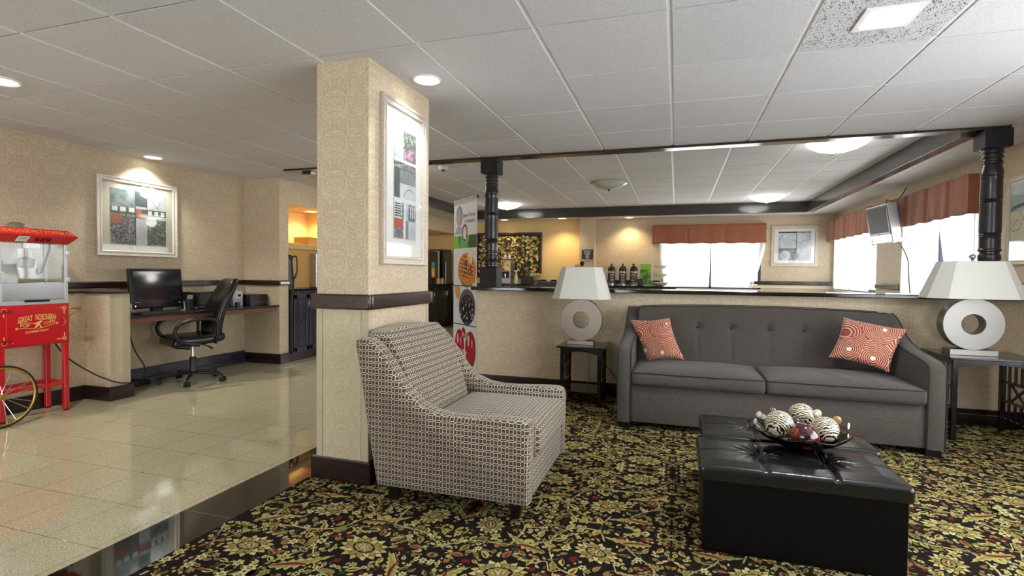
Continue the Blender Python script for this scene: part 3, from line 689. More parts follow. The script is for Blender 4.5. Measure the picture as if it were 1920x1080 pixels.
post(-1.79, 'left turned black wooden post rising from the counter beside the food banner')
post(2.318, 'right turned black wooden post behind the right table lamp')

# ================================================================ pictures
def picture(name, label, loc, rz, w, h, fw, art, matw=None, cat='picture', grp=None, matc='paper'):
    """faces local -Y; art: callable(mb, add) drawing in 0..1 coordinates of the art area"""
    t = thing(name, label, cat, loc, rz, grp)
    prof = [(0, 0), (0, -.022), (.004, -.028), (fw*.3, -.026), (fw*.36, -.02), (fw*.62, -.018), (fw*.7, -.023), (fw*.86, -.022), (fw, -.012), (fw, 0)]
    vs, fs = [], []
    for d, y in prof:
        for sx, sz in ((-1, -1), (1, -1), (1, 1), (-1, 1)): vs.append((sx*(w/2-d), y, sz*(h/2-d)))
    for i in range(len(prof)-1):
        for k in range(4): fs.append((i*4+k, i*4+(k+1) % 4, (i+1)*4+(k+1) % 4, (i+1)*4+k))
    MB().add(vs, fs).build('frame', 'silverframe', t, smooth=25)
    MB().box(-w/2+fw*.8, w/2-fw*.8, -.010, -.001, -h/2+fw*.8, h/2-fw*.8).build('mat_board', matc, t)
    ml, mr, mb_, mt = matw; a0, a1, b0, b1 = -w/2+ml, w/2-mr, -h/2+mb_, h/2-mt
    bv = MB().box(a0-.006, a1+.006, -.0112, -.0101, b0-.006, b1+.006); bv.build('mat_bevel', C('mat_bevel', 206, 204, 186), t)
    g = MB(); mats = []
    def put(x0, x1, z0, z1, col, ly=0, rot=0):
        if col not in mats: mats.append(col)
        m = mats.index(col); y = -.0115-.0002*ly
        P = [(x0, z0), (x1, z0), (x1, z1), (x0, z1)]
        g.add([(a0+(a1-a0)*p[0], y, b0+(b1-b0)*p[1]) for p in P], [(0, 1, 2, 3)], m)
    def poly(P, col, ly=1):
        if col not in mats: mats.append(col)
        g.add([(a0+(a1-a0)*p[0], -.0115-.0002*ly, b0+(b1-b0)*p[1]) for p in P], [tuple(range(len(P)))], mats.index(col))
    def line(P, wd, col, ly=2):
        ax, az = (a1-a0), (b1-b0)
        for i in range(len(P)-1):
            (x0, z0), (x1, z1) = P[i], P[i+1]; dx, dz = (x1-x0)*ax, (z1-z0)*az; d = math.hypot(dx, dz) or 1; nx, nz = -dz/d*wd/2/ax, dx/d*wd/2/az
            poly([(x0+nx, z0+nz), (x0-nx, z0-nz), (x1-nx, z1-nz), (x1+nx, z1+nz)], col, ly)
    art(put, poly, line)
    bm_fix = g.build('art_print', [M[c] for c in mats], t)
    MB().box(-w/2+fw*.8, w/2-fw*.8, -.0155, -.0145, -h/2+fw*.8, h/2-fw*.8).build('glazing', 'picglass', t)
    return t
M['silverframe'] = m_noise2('silver_leaf_frame', [(.3, S(176, 162, 148)), (.5, S(206, 196, 184)), (.7, S(222, 214, 202))], 130, 4, .3, .3, metal=.25)
M['a_teal'] = m_noise2('print_teal', [(.3, S(84, 104, 108)), (.7, S(168, 184, 184))], 8, 5, .6)
M['a_dteal'] = m_noise2('print_dark_teal', [(.3, S(60, 74, 76)), (.7, S(96, 112, 112))], 14, 5, .6)
M['a_pale'] = m_noise2('print_pale', [(.3, S(176, 182, 190)), (.7, S(222, 226, 230))], 6, 5, .6)
M['a_fur'] = m_noise2('print_fern_grey', [(.35, S(62, 62, 66)), (.5, S(116, 116, 120)), (.64, S(196, 196, 198))], 26, 5, .6, 2.5)
M['a_fern'] = m_noise2('print_fern_green', [(.35, S(44, 50, 46)), (.5, S(106, 116, 108)), (.64, S(182, 190, 180))], 30, 5, .6, 2.5)
M['a_rust'] = m_noise2('print_rust', [(.3, S(196, 120, 84)), (.7, S(150, 116, 104))], 12, 4, .6)
M['a_ink'] = plain('print_ink', S(56, 56, 60), .6); M['a_white'] = plain('print_white', S(230, 232, 232), .6)
M['a_grey'] = m_noise2('print_mid_grey', [(.3, S(118, 120, 124)), (.7, S(160, 162, 166))], 10, 5, .6)
M['a_pink'] = m_noise2('print_plum', [(.4, S(120, 84, 112)), (.6, S(206, 170, 196))], 30, 4, .6, 1)
M['a_wash'] = m_noise2('print_yellow_wash', [(.3, S(206, 206, 168)), (.7, S(218, 222, 206))], 5, 4, .6)
M['a_sky'] = m_noise2('print_blue_wash', [(.3, S(150, 176, 180)), (.7, S(196, 212, 208))], 6, 4, .6)
def art_desk(put, poly, line):
    put(0, 1, 0, 1, 'a_pale'); put(0, .43, .6, 1, 'a_teal', 1); put(.43, .64, .72, 1, 'a_dteal', 1); put(.64, 1, .62, 1, 'a_pale', 1)
    put(0, 1, .56, .68, 'a_dteal', 2); put(0, .43, 0, .58, 'a_fur', 1); put(.64, 1, 0, .5, 'a_fern', 1); put(.43, .64, 0, .5, 'a_pale', 3)
    put(0, .2, .38, .56, 'a_rust', 3); put(.43, .64, .5, .6, 'a_rust', 3); put(.43, .54, .58, .68, 'a_rust', 4)
    for x in (.0, .14, .29): put(x+.02, x+.12, .6, .68, 'a_white', 4)
    for x in (.66, .78, .9): put(x, x+.07, .58, .66, 'a_white', 4)
    line([(.12, .9), (.42, .7)], .004, 'a_ink', 3); line([(.68, .92), (.84, .72)], .004, 'a_ink', 3); line([(.9, .88), (.84, .72)], .003, 'a_ink', 3); line([(0, .78), (.3, .7)], .003, 'a_ink', 3)
    line([(.43, 0), (.43, 1)], .005, 'a_ink', 3); line([(.64, .5), (.64, 1)], .004, 'a_ink', 3)
picture('framed_picture', 'wide silver-framed abstract print hanging above the computer desk', (XL+.001, 4.005, 1.69), PI/2, .84, .78, .055, art_desk, (.13, .13, .115, .115), matc=C('mat_cream', 222, 218, 200).name)if 0 else None
C('mat_cream', 222, 218, 200); C('mat_white', 236, 236, 230)
picture('framed_picture', 'wide silver-framed abstract print hanging above the computer desk', (XL+.001, 4.005, 1.69), PI/2, .84, .78, .055, art_desk, (.13, .13, .115, .115), matc='mat_cream')
def art_column(put, poly, line):
    put(0, 1, 0, 1, 'a_white'); put(0, .42, .73, 1, 'a_pale', 1); put(.42, 1, .73, 1, 'a_fern', 1); put(.45, .95, .72, .84, 'a_pink', 2)
    put(0, 1, .37, .70, 'a_grey', 1); put(0, .25, .37, .64, 'a_dteal', 2); put(0, .22, .64, .70, 'a_fur', 3); put(.22, 1, .63, .70, 'a_fur', 3); put(.25, 1, .37, .51, 'a_pale', 2)
    line([(.4, .39), (.55, .45), (.72, .47), (.88, .45)], .004, 'a_ink', 4); line([(.6, .56), (.68, .62)], .004, 'a_ink', 4)
    put(0, 1, 0, .33, 'a_grey', 1); put(0, .42, .18, .33, 'a_pale', 2); put(.65, 1, .17, .33, 'a_fur', 2); put(.65, 1, 0, .17, 'a_pale', 2); put(0, .38, .10, .18, 'a_red', 3); put(0, .4, 0, .10, 'a_fur', 2); put(.38, .65, .17, .33, 'a_pale', 2); put(.42, .52, 0, .33, 'a_white', 3)
    for i in range(6): put(.03, .3+.04*(i % 2), .31-i*.022, .32-i*.022, 'a_ink', 4)
    for i in range(3): put(.74+i*.09, .77+i*.09, .2, .31, 'a_white', 4)
    for z in (.335, .352, .7, .715): put(0, 1, z, z+.014, 'a_white', 5)
M['a_red'] = plain('print_brick_red', S(190, 88, 66), .6)
picture('tall_framed_picture', 'tall narrow silver-framed picture of three stacked prints on the column', (-1.599, 2.866, 1.693), PI/2, .535, .965, .052, art_column, (.14, .13, .16, .155), matc='mat_white')
def art_ink(put, poly, line):
    put(0, 1, 0, 1, 'a_pale'); put(0, .56, 0, .4, 'a_grey', 1); put(0, .56, .95, 1, 'a_ink', 2); line([(0, .4), (.56, .4)], .008, 'a_ink', 3); line([(.56, 0), (.56, 1)], .01, 'a_ink', 3)
    poly([(.5+.13*math.cos(t*PI/10), .15+.16*math.sin(t*PI/10)) for t in range(20)], 'a_fur', 4); poly([(.22+.16*math.cos(t*PI/10), .16+.18*math.sin(t*PI/10)) for t in range(20)], 'a_pale', 3)
    line([(.02+.5*(1-math.cos(t*PI/16)), .7+.28*math.sin(t*PI/16)) for t in range(9)], .006, 'a_ink', 3); line([(.56+.4*math.sin(t*PI/16), .7+.28*math.cos(t*PI/16)) for t in range(9)], .006, 'a_ink', 3)
    line([(.33, .72), (.5, .68), (.58, .64)], .006, 'a_ink', 4); line([(.56, .62), (.8, .68), (.98, .6)], .004, 'a_ink', 4); line([(.6, .6), (.8, .56)], .004, 'a_ink', 4)
    for i in range(8): put(.6+i*.048, .63+i*.048, .955, .995, 'a_ink', 3)
picture('framed_picture', 'square silver-framed black and white ink print right of the far window', (2.13, YB-.001, 1.735), 0, .80, .775, .06, art_ink, (.125, .125, .12, .115), matc='mat_white')
def art_wash(put, poly, line):
    put(0, 1, 0, 1, 'a_wash'); put(0, 1, .6, 1, 'a_sky', 1); put(0, 1, 0, .14, 'a_pale', 1); poly([(0, .66), (.6, .74), (1, .75), (1, .72), (.5, .68), (0, .6)], 'a_dteal', 2)
    line([(0, .36), (.1, .3), (.3, .32), (.36, .4)], .005, 'a_ink', 3); line([(.1, .36), (.2, .46)], .005, 'a_ink', 3); line([(.28, .62), (.5, .4), (.56, .14)], .005, 'a_ink', 3); line([(.6, .64), (.52, .4)], .004, 'a_ink', 3)
    for a, b in ((.2, .46), (.36, .4)): poly([(a+.016*math.cos(t), b+.012*math.sin(t)) for t in (0, 1, 2, 3, 4, 5)], 'a_ink', 4)
picture('framed_picture', 'yellow and blue framed picture cut off at the right edge behind the post', (XR-.001, 5.49, 1.66), -PI/2, .52, .76, .04, art_wash, (.05, .05, .12, .07), matc='mat_cream')

# ================================================================ valances and sheer curtains
def valance(name, label, axis, front, wall, a0, a1, z0, z1, pleats, flip=1):
    """pleated fabric box: local run along a, front plane at 'front', returns back to 'wall'"""
    mb = MB(); run = []; N = 90; dep = (front-wall)
    def off(a):
        d = 0
        for p in pleats:
            e = abs(a-p)
            if e < .035: d = max(d, (1-e/.035)*.022)
        return d+.004*math.sin(a*23)
    for i in range(7): run.append((a0, wall+dep*i/6))
    for i in range(1, N): a = a0+(a1-a0)*i/N; s_ = 1 if dep > 0 else -1; run.append((a, front-s_*off(a)))
    for i in range(7): run.append((a1, front-dep*i/6))
    NZ = 8
    def P(q, k):
        a, b = q; t = k/NZ; z = z0+(z1-z0)*t+(.006*math.sin(a*17) if k == 0 else 0); fl = (1-t)*.012
        bb = b+(1 if dep > 0 else -1)*fl*(.5+.5*math.sin(a*9+.6)+.4*math.sin(a*31)*(1-t))*(0 if abs(b-wall) < .02 else 1)
        return (a, bb, z) if axis == 'y' else (bb, a, z)
    vs = [P(q, k) for q in run for k in range(NZ+1)]; n = NZ+1
    mb.add(vs, [(i*n+k, (i+1)*n+k, (i+1)*n+k+1, i*n+k+1) for i in range(len(run)-1) for k in range(NZ)])
    o = mb.build(name, 'valance', smooth=60, solid=.006)
    # closed top board
    tag(o, label, 'valance')
    tb = MB(); lo, hi = min(front, wall), max(front, wall)
    (tb.box(a0, a1, lo+.02, hi-.02, z1-.03, z1-.01) if axis == 'y' else tb.box(lo+.02, hi-.02, a0, a1, z1-.03, z1-.01)); tb.build('top_board', 'valance', o)
valance('valance', 'rust box-pleated valance over the far window facing the camera', 'y', 10.96, YB-.001, -.47, 1.62, 1.79, 2.165, [.2, .89])
valance('valance', 'rust valance over the side window nearer the turned post, right of the television', 'x', 2.64, XR-.001, 6.08, 7.96, 1.775, 2.155, [6.45, 6.95, 7.5])
valance('valance', 'rust valance over the far side window, left of the television', 'x', 2.64, XR-.001, 8.72, 10.98, 1.80, 2.175, [9.3, 9.9, 10.5])
def curtain(label, axis, plane, top, bot, z0, z1, waves=7, amp=.018, grp=None):
    """top/bot: (a_start, a_end) of the sheet at its top and at its tied bottom"""
    def fn(u, v):
        z = z1+(z0-z1)*v; s = v**1.5 if v < .999 else 1; a0 = top[0]+(bot[0]-top[0])*s; a1 = top[1]+(bot[1]-top[1])*s
        a = a0+(a1-a0)*u; d = amp*math.sin(u*waves*2*PI+.5*math.sin(v*4))*(1-.35*v)
        return (a, plane+d, z) if axis == 'y' else (plane+d, a, z)
    mb = MB().sheet(fn, 84, 14); o = mb.build('sheer_curtain', 'sheer', smooth=80); return tag(o, label, 'curtain', grp)
curtain('white sheer curtain, left half of the far window facing the camera', 'y', 11.03, (-.36, .64), (-.24, .62), .93, 2.05)
curtain('white sheer curtain, right half of the far window facing the camera', 'y', 11.03, (.645, 1.66), (.66, 1.40), .93, 2.05)
curtain('white sheer curtain beside the television, left half of the near side window', 'x', 2.745, (7.9, 7.02), (7.9, 7.38), .94, 2.03)
curtain('white sheer curtain next to the right post, near half of the near side window', 'x', 2.745, (6.98, 6.12), (6.6, 6.12), .94, 2.03)
curtain('white sheer curtain in the far corner, left half of the far side window', 'x', 2.745, (10.93, 9.98), (10.93, 9.96), .94, 2.03)
curtain('white sheer curtain hanging under the television, right half of the far side window', 'x', 2.745, (9.95, 8.75), (9.94, 9.05), .94, 2.03)
# ================================================================ FURNITURE
def put(mb, base):
    """parts are modelled in room coordinates; shift them to their thing's base"""
    mb.v = [(x-base[0], y-base[1], z-base[2]) for x, y, z in mb.v]; return mb

# ---------------- armchair
B = (-1.05, 2.74, 0)
t = thing('armchair', 'low armchair in brown and cream lattice fabric beside the column', 'armchair', B)
prof = [(-1.430, .085), (-1.455, .2), (-1.49, .38), (-1.525, .6), (-1.556, .77), (-1.562, .80), (-1.555, .815), (-1.53, .822), (-1.49, .82), (-1.455, .80), (-1.41, .755), (-1.36, .69), (-1.31, .62), (-1.26, .56), (-1.20, .51), (-1.12, .479), (-1.03, .468), (-.93, .468), (-.83, .474), (-.74, .478), (-.675, .478), (-.648, .468), (-.637, .45), (-.633, .42), (-.640, .085)]
def armside(y0, y1):
    mb = MB(); n = len(prof); cx, cz = -1.05, .4
    # softened section: inner loops shrink towards the faces
    secs = [(y0, .012), (y0+.012, .0), ((y0+y1)/2, -.004), (y1-.012, .0), (y1, .012)]
    def shrink(p, d, i):
        a, b = Vector(prof[i-1]), Vector(prof[(i+1) % n]); tv = (b-a).normalized(); nv = Vector((tv.y, -tv.x))
        return (p[0]+nv.x*d*-1 if False else p[0]-(-nv.x)*d, p[1]+nv.y*d)
    A = sum(prof[i-1][0]*prof[i][1]-prof[i][0]*prof[i-1][1] for i in range(n)); sg = 1 if A < 0 else -1
    vs = []
    for y, d in secs:
        for i, p in enumerate(prof):
            q = shrink(p, sg*d, i); vs.append((q[0], y, q[1]))
    fs = [tuple(range(n)), tuple((len(secs)-1)*n+i for i in range(n))[::-1]]
    for k in range(len(secs)-1):
        for i in range(n): fs.append((k*n+i, (k+1)*n+i, (k+1)*n+(i+1) % n, k*n+(i+1) % n))
    return mb.add(vs, fs)
put(armside(2.305, 2.415), B).build('side_panel', 'lattice', t, smooth=50, boxuv=True)
put(armside(3.06, 3.17), B).build('side_panel', 'lattice', t, smooth=50, boxuv=True)
def backfn(x, y, z):
    # slab leaning back; x given 0..1 across the thickness front->rear
    tz = (z-.09)/.76
    front = -1.10-.345*tz+(.03*math.sin(PI*min(1, max(0, (z-.38)/.46))) if z > .38 else 0)
    rear = -1.432-.125*tz
    u = (x-0)/1.0
    return (front+(rear-front)*u, y, z+.022*(1-((y-2.74)/.34)**2)*max(0, tz)**3)
mb = MB().rbox(0, 1, 2.41, 3.065, .09, .845, .035, (4, 14, 16), None)
mb.v = [tuple(backfn(*v)) for v in mb.v]
put(mb, B).build('backrest', 'lattice', t, smooth=60, boxuv=True)
def seatfn(x, y, z):
    u = (x+.9)/.3; v = (y-2.74)/.32; top = max(0, (z-.28)/.15)
    return (x, y, z+top*.028*(1-min(1, u*u))*(1-min(1, v*v)))
put(MB().rbox(-1.22, -.612, 2.418, 3.06, .275, .425, .035, (16, 16, 6), seatfn), B).build('seat', 'lattice', t, smooth=60, boxuv=True)
put(MB().rbox(-1.42, -.640, 2.41, 3.065, .088, .272, .012, (6, 6, 4)), B).build('front_rail', 'lattice', t, smooth=40, boxuv=True)
for x, y in ((-.71, 2.37), (-1.36, 2.37), (-.71, 3.11), (-1.36, 3.11)):
    put(MB().add([(x+sx*a, y+sy*a, z) for z, a in ((0, .02), (.09, .032)) for sx, sy in ((-1, -1), (1, -1), (1, 1), (-1, 1))], [(3, 2, 1, 0), (4, 5, 6, 7), (0, 1, 5, 4), (1, 2, 6, 5), (2, 3, 7, 6), (3, 0, 4, 7)]), B).build('leg', 'legblack', t, bevel=.003)

# ---------------- sofa
B = (.63, 4.5, 0); SX0, SX1 = -.415, 1.672
t = thing('sofa', 'long charcoal grey button-tufted sofa against the half wall', 'sofa', B)
sp = [(4.02, .05), (4.018, .3), (4.02, .555), (4.026, .582), (4.045, .598), (4.10, .612), (4.24, .630), (4.36, .642), (4.47, .658), (4.56, .682), (4.64, .715), (4.71, .757), (4.78, .805), (4.85, .845), (4.92, .868), (4.965, .872), (4.985, .86), (4.985, .05)]
def sofaside(x0, x1, out):
    mb = MB(); n = len(sp); secs = [(x0, .010), (x0+.010, .0), ((x0+x1)/2, -.004), (x1-.010, .0), (x1, .010)]; vs = []
    for x, d in secs:
        for i, p in enumerate(sp):
            a, b = Vector(sp[i-1]), Vector(sp[(i+1) % n]); tv = (b-a).normalized(); nv = Vector((tv.y, -tv.x)); vs.append((x, p[0]+nv.x*d, p[1]+nv.y*d))
    fs = [tuple(range(n)), tuple((len(secs)-1)*n+i for i in range(n))[::-1]]
    for k in range(len(secs)-1):
        for i in range(n): fs.append((k*n+i, (k+1)*n+i, (k+1)*n+(i+1) % n, k*n+(i+1) % n))
    return mb.add(vs, fs)
for x0, x1, s in ((SX0, SX0+.105, -1), (SX1-.105, SX1, 1)):
    a = put(sofaside(x0, x1, s), B).build('arm', 'sofa', t, smooth=50)
    for xx in (x0+.003, x1-.003):
        put(MB().tube([(xx, y, z) for y, z in sp[:16]], .0042, 6), B).build('piping', 'piping', a, smooth=60)
btn = [-.085, .182, .447, .735, .992, 1.252]
def sback(x, y, z):
    tz = (z-.33)/.55; front = 4.60+.15*tz; rear = 4.95; u = (y-0)
    yy = front+(rear-front)*u
    if u < .5:
        d = 0
        for b in btn:
            r2 = ((x-b)/.03)**2+((z-.722)/.028)**2; d += .03*math.exp(-r2)
            d += .010*math.exp(-((x-b)/.012)**2)*(math.exp(-((z-.56)/.11)**2) if z < .722 else .5*math.exp(-((z-.722)/.05)**2))
            d += .012*math.exp(-(((x-b)/.10)**2+((z-.722)/.07)**2))
        d -= .012*math.sin(PI*min(1, max(0, (z-.42)/.46)))
        yy += d
    arch = .026*(1-((x-.628)/.98)**2)*max(0, tz)**4
    return (x, yy, z+arch)
mb = MB().rbox(SX0+.104, SX1-.104, 0, 1, .33, .876, .03, (150, 4, 40)); mb.v = [tuple(sback(*v)) for v in mb.v]
bk = put(mb, B).build('backrest', 'sofa', t, smooth=70)
for b in btn: put(MB().lathe([(.001, -.006), (.007, -.005), (.0095, 0), (.007, .004)], (b, 4.60+.15*(.722-.33)/.55+.024, .722), 14, axis='y'), B).build('button', 'piping', bk, smooth=60)
for y in (4.755, 4.94):
    put(MB().tube([(x, y, .879+.026*(1-((x-.628)/.98)**2)) for x in [SX0+.11+(SX1-SX0-.22)*i/40 for i in range(41)]], .004, 6), B).build('piping', 'piping', bk, smooth=60)
for k, (x0, x1) in enumerate(((SX0+.108, .612), (.616, SX1-.108))):
    rnd = random.Random(k+2); ph = rnd.random()*6
    def cf(x, y, z, x0=x0, x1=x1, k=k, ph=ph):
        u = (x-(x0+x1)/2)/((x1-x0)/2); v = (y-4.31)/.32; top = max(0, (z-.34)/.09); cr = max(0, 1-u**4)*max(0, 1-v**4)
        wr = .0035*math.sin((x-x0)*34+3*(y-4)*4+ph)*math.exp(-((u-.1)/.4)**2)*cr if k else .0015*math.sin((x-x0)*14+ph)*cr
        return (x, y-.012*math.sin(PI*min(1, max(0, (z-.335)/.1)))*(1-u**6) if y < 4.1 else y, z+top*(.036*cr+wr)-(.006*u if k else 0)*(1-top)*0)
    c = put(MB().rbox(x0, x1, 4.005, 4.64, .338, .432, .022, (44, 22, 6), cf), B).build('seat_cushion', 'sofa', t, smooth=70)
    for zz in (.428, .342):
        put(MB().tube([(x0+.012, 4.4, zz+.003), (x0+.005, 4.03, zz), (x0+.022, 4.006, zz), ((x0*2+x1)/3, 3.997, zz+.001), ((x0+x1*2)/3, 3.997, zz+.001), (x1-.022, 4.006, zz), (x1-.005, 4.03, zz), (x1-.012, 4.4, zz+.003)], .004, 6), B).build('piping', 'piping', c, smooth=60)
put(MB().rbox(SX0+.104, SX1-.104, 4.034, 4.93, .05, .330, .01, (6, 4, 4)), B).build('base_panel', 'sofa', t, smooth=40)
for x in (SX0+.06, SX1-.06):
    for y in (4.07, 4.9): put(MB().box(x-.045, x+.045, y-.04, y+.04, 0, .05), B).build('foot', 'legblack', t, bevel=.004)

def pillow(label, c, T, seed):
    """c: corners BL, BR, TR, TL in room space"""
    c = [Vector(p) for p in c]; ctr = sum(c, Vector())/4; n = (c[1]-c[0]).cross(c[3]-c[0]).normalized(); N = 28; vs = []; rnd = random.Random(seed)
    ex = (c[1]-c[0]).normalized(); m = Matrix((ex, n.cross(ex)*-1, n)).transposed()
    def P(u, v, s):
        p = c[0]*(1-u)*(1-v)+c[1]*u*(1-v)+c[2]*u*v+c[3]*(1-u)*v
        a, b = 2*u-1, 2*v-1; edge = (1-a*a)*(1-b*b)
        pin = .085*(a*a*(1-b*b)+b*b*(1-a*a))
        p = p+(ctr-p)*pin*1.1
        th = T*(edge**.42)*(1+.06*math.sin(9*u+seed)+.05*math.sin(11*v+seed*2))
        return p+n*s*th
    idx = {}
    def V(i, j, s):
        k = (i, j, 0 if i in (0, N) or j in (0, N) else s)
        if k not in idx: idx[k] = len(vs); vs.append(P(i/N, j/N, s)-ctr)
        return idx[k]
    fs = []
    for i in range(N):
        for j in range(N):
            for s in (1, -1):
                f = (V(i, j, s), V(i+1, j, s), V(i+1, j+1, s), V(i, j+1, s)); fs.append(f if s > 0 else f[::-1])
    Rm = Matrix((ex, n, ex.cross(n)*-1)).transposed()   # local x along the width, y through, z up
    inv = Rm.inverted(); o = MB().add([inv @ v for v in vs], fs).build('throw_pillow', 'swirl', smooth=80)
    o.matrix_world = Matrix.Translation(ctr) @ Rm.to_4x4(); tag(o, label, 'pillow', 'rust swirl pillows on the sofa'); return o
def K(x, z, Y, Y0=4.5): return (x*Y/Y0, Y, EYE+(z-EYE)*Y/Y0)
pillow('rust swirl pillow upright against the left arm of the sofa', [K(-.225, .443, 4.42), K(.075, .475, 4.30), K(-.045, .812, 4.50), K(-.365, .785, 4.60)], .055, 1)
pillow('rust swirl pillow tilted against the right arm of the sofa', [K(1.115, .555, 4.42), K(1.51, .463, 4.28), K(1.615, .785, 4.44), K(1.205, .86, 4.58)], .06, 4)

# ---------------- ottomans
def ottoman(y0, y1, label, tufts, dx=0.0):
    x0, x1 = .108+dx, .882+dx; B = ((x0+x1)/2, (y0+y1)/2, 0); t = thing('storage_ottoman', label, 'ottoman', B, 0, 'black tufted storage ottomans')
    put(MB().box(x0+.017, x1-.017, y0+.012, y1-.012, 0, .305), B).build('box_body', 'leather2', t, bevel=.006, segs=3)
    ym = (y0+y1)/2
    def f(x, y, z):
        if z < .35: return (x, y, z)
        d = 0
        ex = min(x-x0, x1-x); ey = min(y-y0, y1-y); crown = .010*min(1, ex/.08)*min(1, ey/.08)
        for tx in tufts:
            dx, dy = x-tx, y-ym; r = math.hypot(dx, dy); th = math.atan2(dy, dx)
            d += .018*math.exp(-(r/.036)**2)+.0075*math.exp(-((r-.055)/.045)**2)*(.5+.5*math.cos(12*th+tx*9+1.5*math.sin(3*th)))**2.5
            d += .006*(math.exp(-((dx-.006)/.004)**2)+math.exp(-((dx+.006)/.004)**2))
        d += .006*math.exp(-(dy_(y, ym)/.0045)**2)
        return (x, y, z+crown-d)
    def dy_(y, ym): return y-ym
    mb = MB(); NX, NY = 128, 76
    mb.rbox(x0, x1, y0, y1, .298, .366, .018, (NX, NY, 6), f)
    lid = put(mb, B).build('lid', 'leather', t, smooth=60)
    for tx in tufts: put(MB().lathe([(.001, .004), (.008, .003), (.010, -.002)], (tx, ym, .352), 12), B).build('button', 'leather', lid, smooth=60)
    s = MB()
    for tx in tufts:
        for e in (-.006, .006):
            for k in range(int((y1-y0-.03)/.012)): y = y0+.015+k*.012; s.box(tx+e-.0006, tx+e+.0006, y, y+.007, .3675, .3682)
    return t
ottoman(2.325, 2.752, 'black tufted storage ottoman nearest the camera', [.367, .625])
ottoman(2.772, 3.20, 'black tufted storage ottoman nearer the sofa, behind the first one', [.395, .655], .03)

# ---------------- decorative bowl with balls
B = (.56, 2.70, .377)
t = thing('decorative_bowl', 'black metal leaf bowl with disc sprigs on the front ottoman', 'bowl', B)
MB().lathe([(.001, 0), (.06, 0), (.10, .012), (.15, .036), (.185, .066), (.187, .068), (.15, .040), (.10, .016), (.06, .004), (.001, .004)], n=48, cap=False).build('dish', 'gunmetal', t, smooth=60)
mb = MB(); mb.tube([(.2*math.cos(2*PI*i/40), .2*math.sin(2*PI*i/40), .078+.008*math.sin(i*1.1)) for i in range(40)], .0022, 6, closed=True)
mb.build('wire_rim', 'gunmetal', t, smooth=60)
rnd = random.Random(8)
for i in range(12):
    a = 2*PI*i/12+.2*rnd.random(); c, s = math.cos(a), math.sin(a); L = .075
    def leaf(u, v, c=c, s=s, a=a): r = .135+L*u; w = .024*math.sin(PI*min(1, u*1.02+.02))*(2*v-1); z = .034+.052*u**1.4+.004*math.cos((2*v-1)*2); return (r*c-w*s, r*s+w*c, z)
    MB().sheet(leaf, 8, 4).build('leaf', 'gunmetal', t, smooth=60, solid=.0015)
for dx, dy, dz, r, m, tilt in ((-.170, .03, .125, .015, 'pearl', 20), (-.150, .045, .112, .013, 'shell', -30), (-.107, .06, .142, .0135, 'chrome', 0), (.085, .07, .142, .02, 'pearl', 0), (.162, .05, .122, .0205, 'olive', 5), (.205, .03, .105, .015, 'shell', 60), (.19, -.02, .07, .015, 'pearl', 70), (-.19, .0, .098, .014, 'shell', 50)):
    d = MB(); m_ = Matrix.Translation((dx, dy, dz)) @ Matrix.Rotation(math.radians(tilt), 4, 'Z')
    q = MB().lathe([(.001, -.002), (r*.9, -.0015), (r, 0), (r*.9, .0015), (.001, .002)], n=20, axis='y'); d.add([m_ @ Vector(v) for v in q.v], q.f)
    if m == 'pearl': q = MB().lathe([(.001, -.0036), (r*.5, -.003), (r*.5, .003), (.001, .0036)], n=16, axis='y'); d.add([m_ @ Vector(v) for v in q.v], q.f, 1)
    k = d.build('disc', [m, 'shell'], t, smooth=40)
    MB().tube([(dx, dy+.002, dz-r*.8), (dx*.97, dy*.9, dz-r-.02), (dx*.85, dy*.7, .066)], .0012, 5).build('stem', 'gunmetal', k)
def ball(label, x, y, z, r, m, sz=1.0, cat='decorative ball', grp=None, rz=0):
    o = MB().lathe([(max(.0005, r*math.sin(PI*i/18)), -r*sz*math.cos(PI*i/18)) for i in range(19)], n=36).build('decorative_ball', m, smooth=60)
    o.location = (x, y, z); o.rotation_euler = (.5*rz, .3, rz); return tag(o, label, cat, grp)
G = 'zebra striped balls in the bowl'
ball('zebra striped ball at the left side of the bowl', .466, 2.66, .482, .062, 'zebra', 1.0, grp=G, rz=.4)
ball('zebra striped ball at the top, furthest back in the bowl', .592, 2.835, .487, .06, 'zebra', 1.0, grp=G, rz=1.5)
ball('egg-like zebra striped ball at the right side of the bowl', .662, 2.705, .462, .058, 'zebra', 1.1, grp=G, rz=2.2)
ball('amber and purple mosaic glass ball at the front of the bowl', .556, 2.588, .455, .060, 'amberglass', .95, rz=1)
ball('dark plum glass ball half hidden behind the amber ball', .552, 2.725, .452, .046, 'plumglass', 1.0, rz=2)

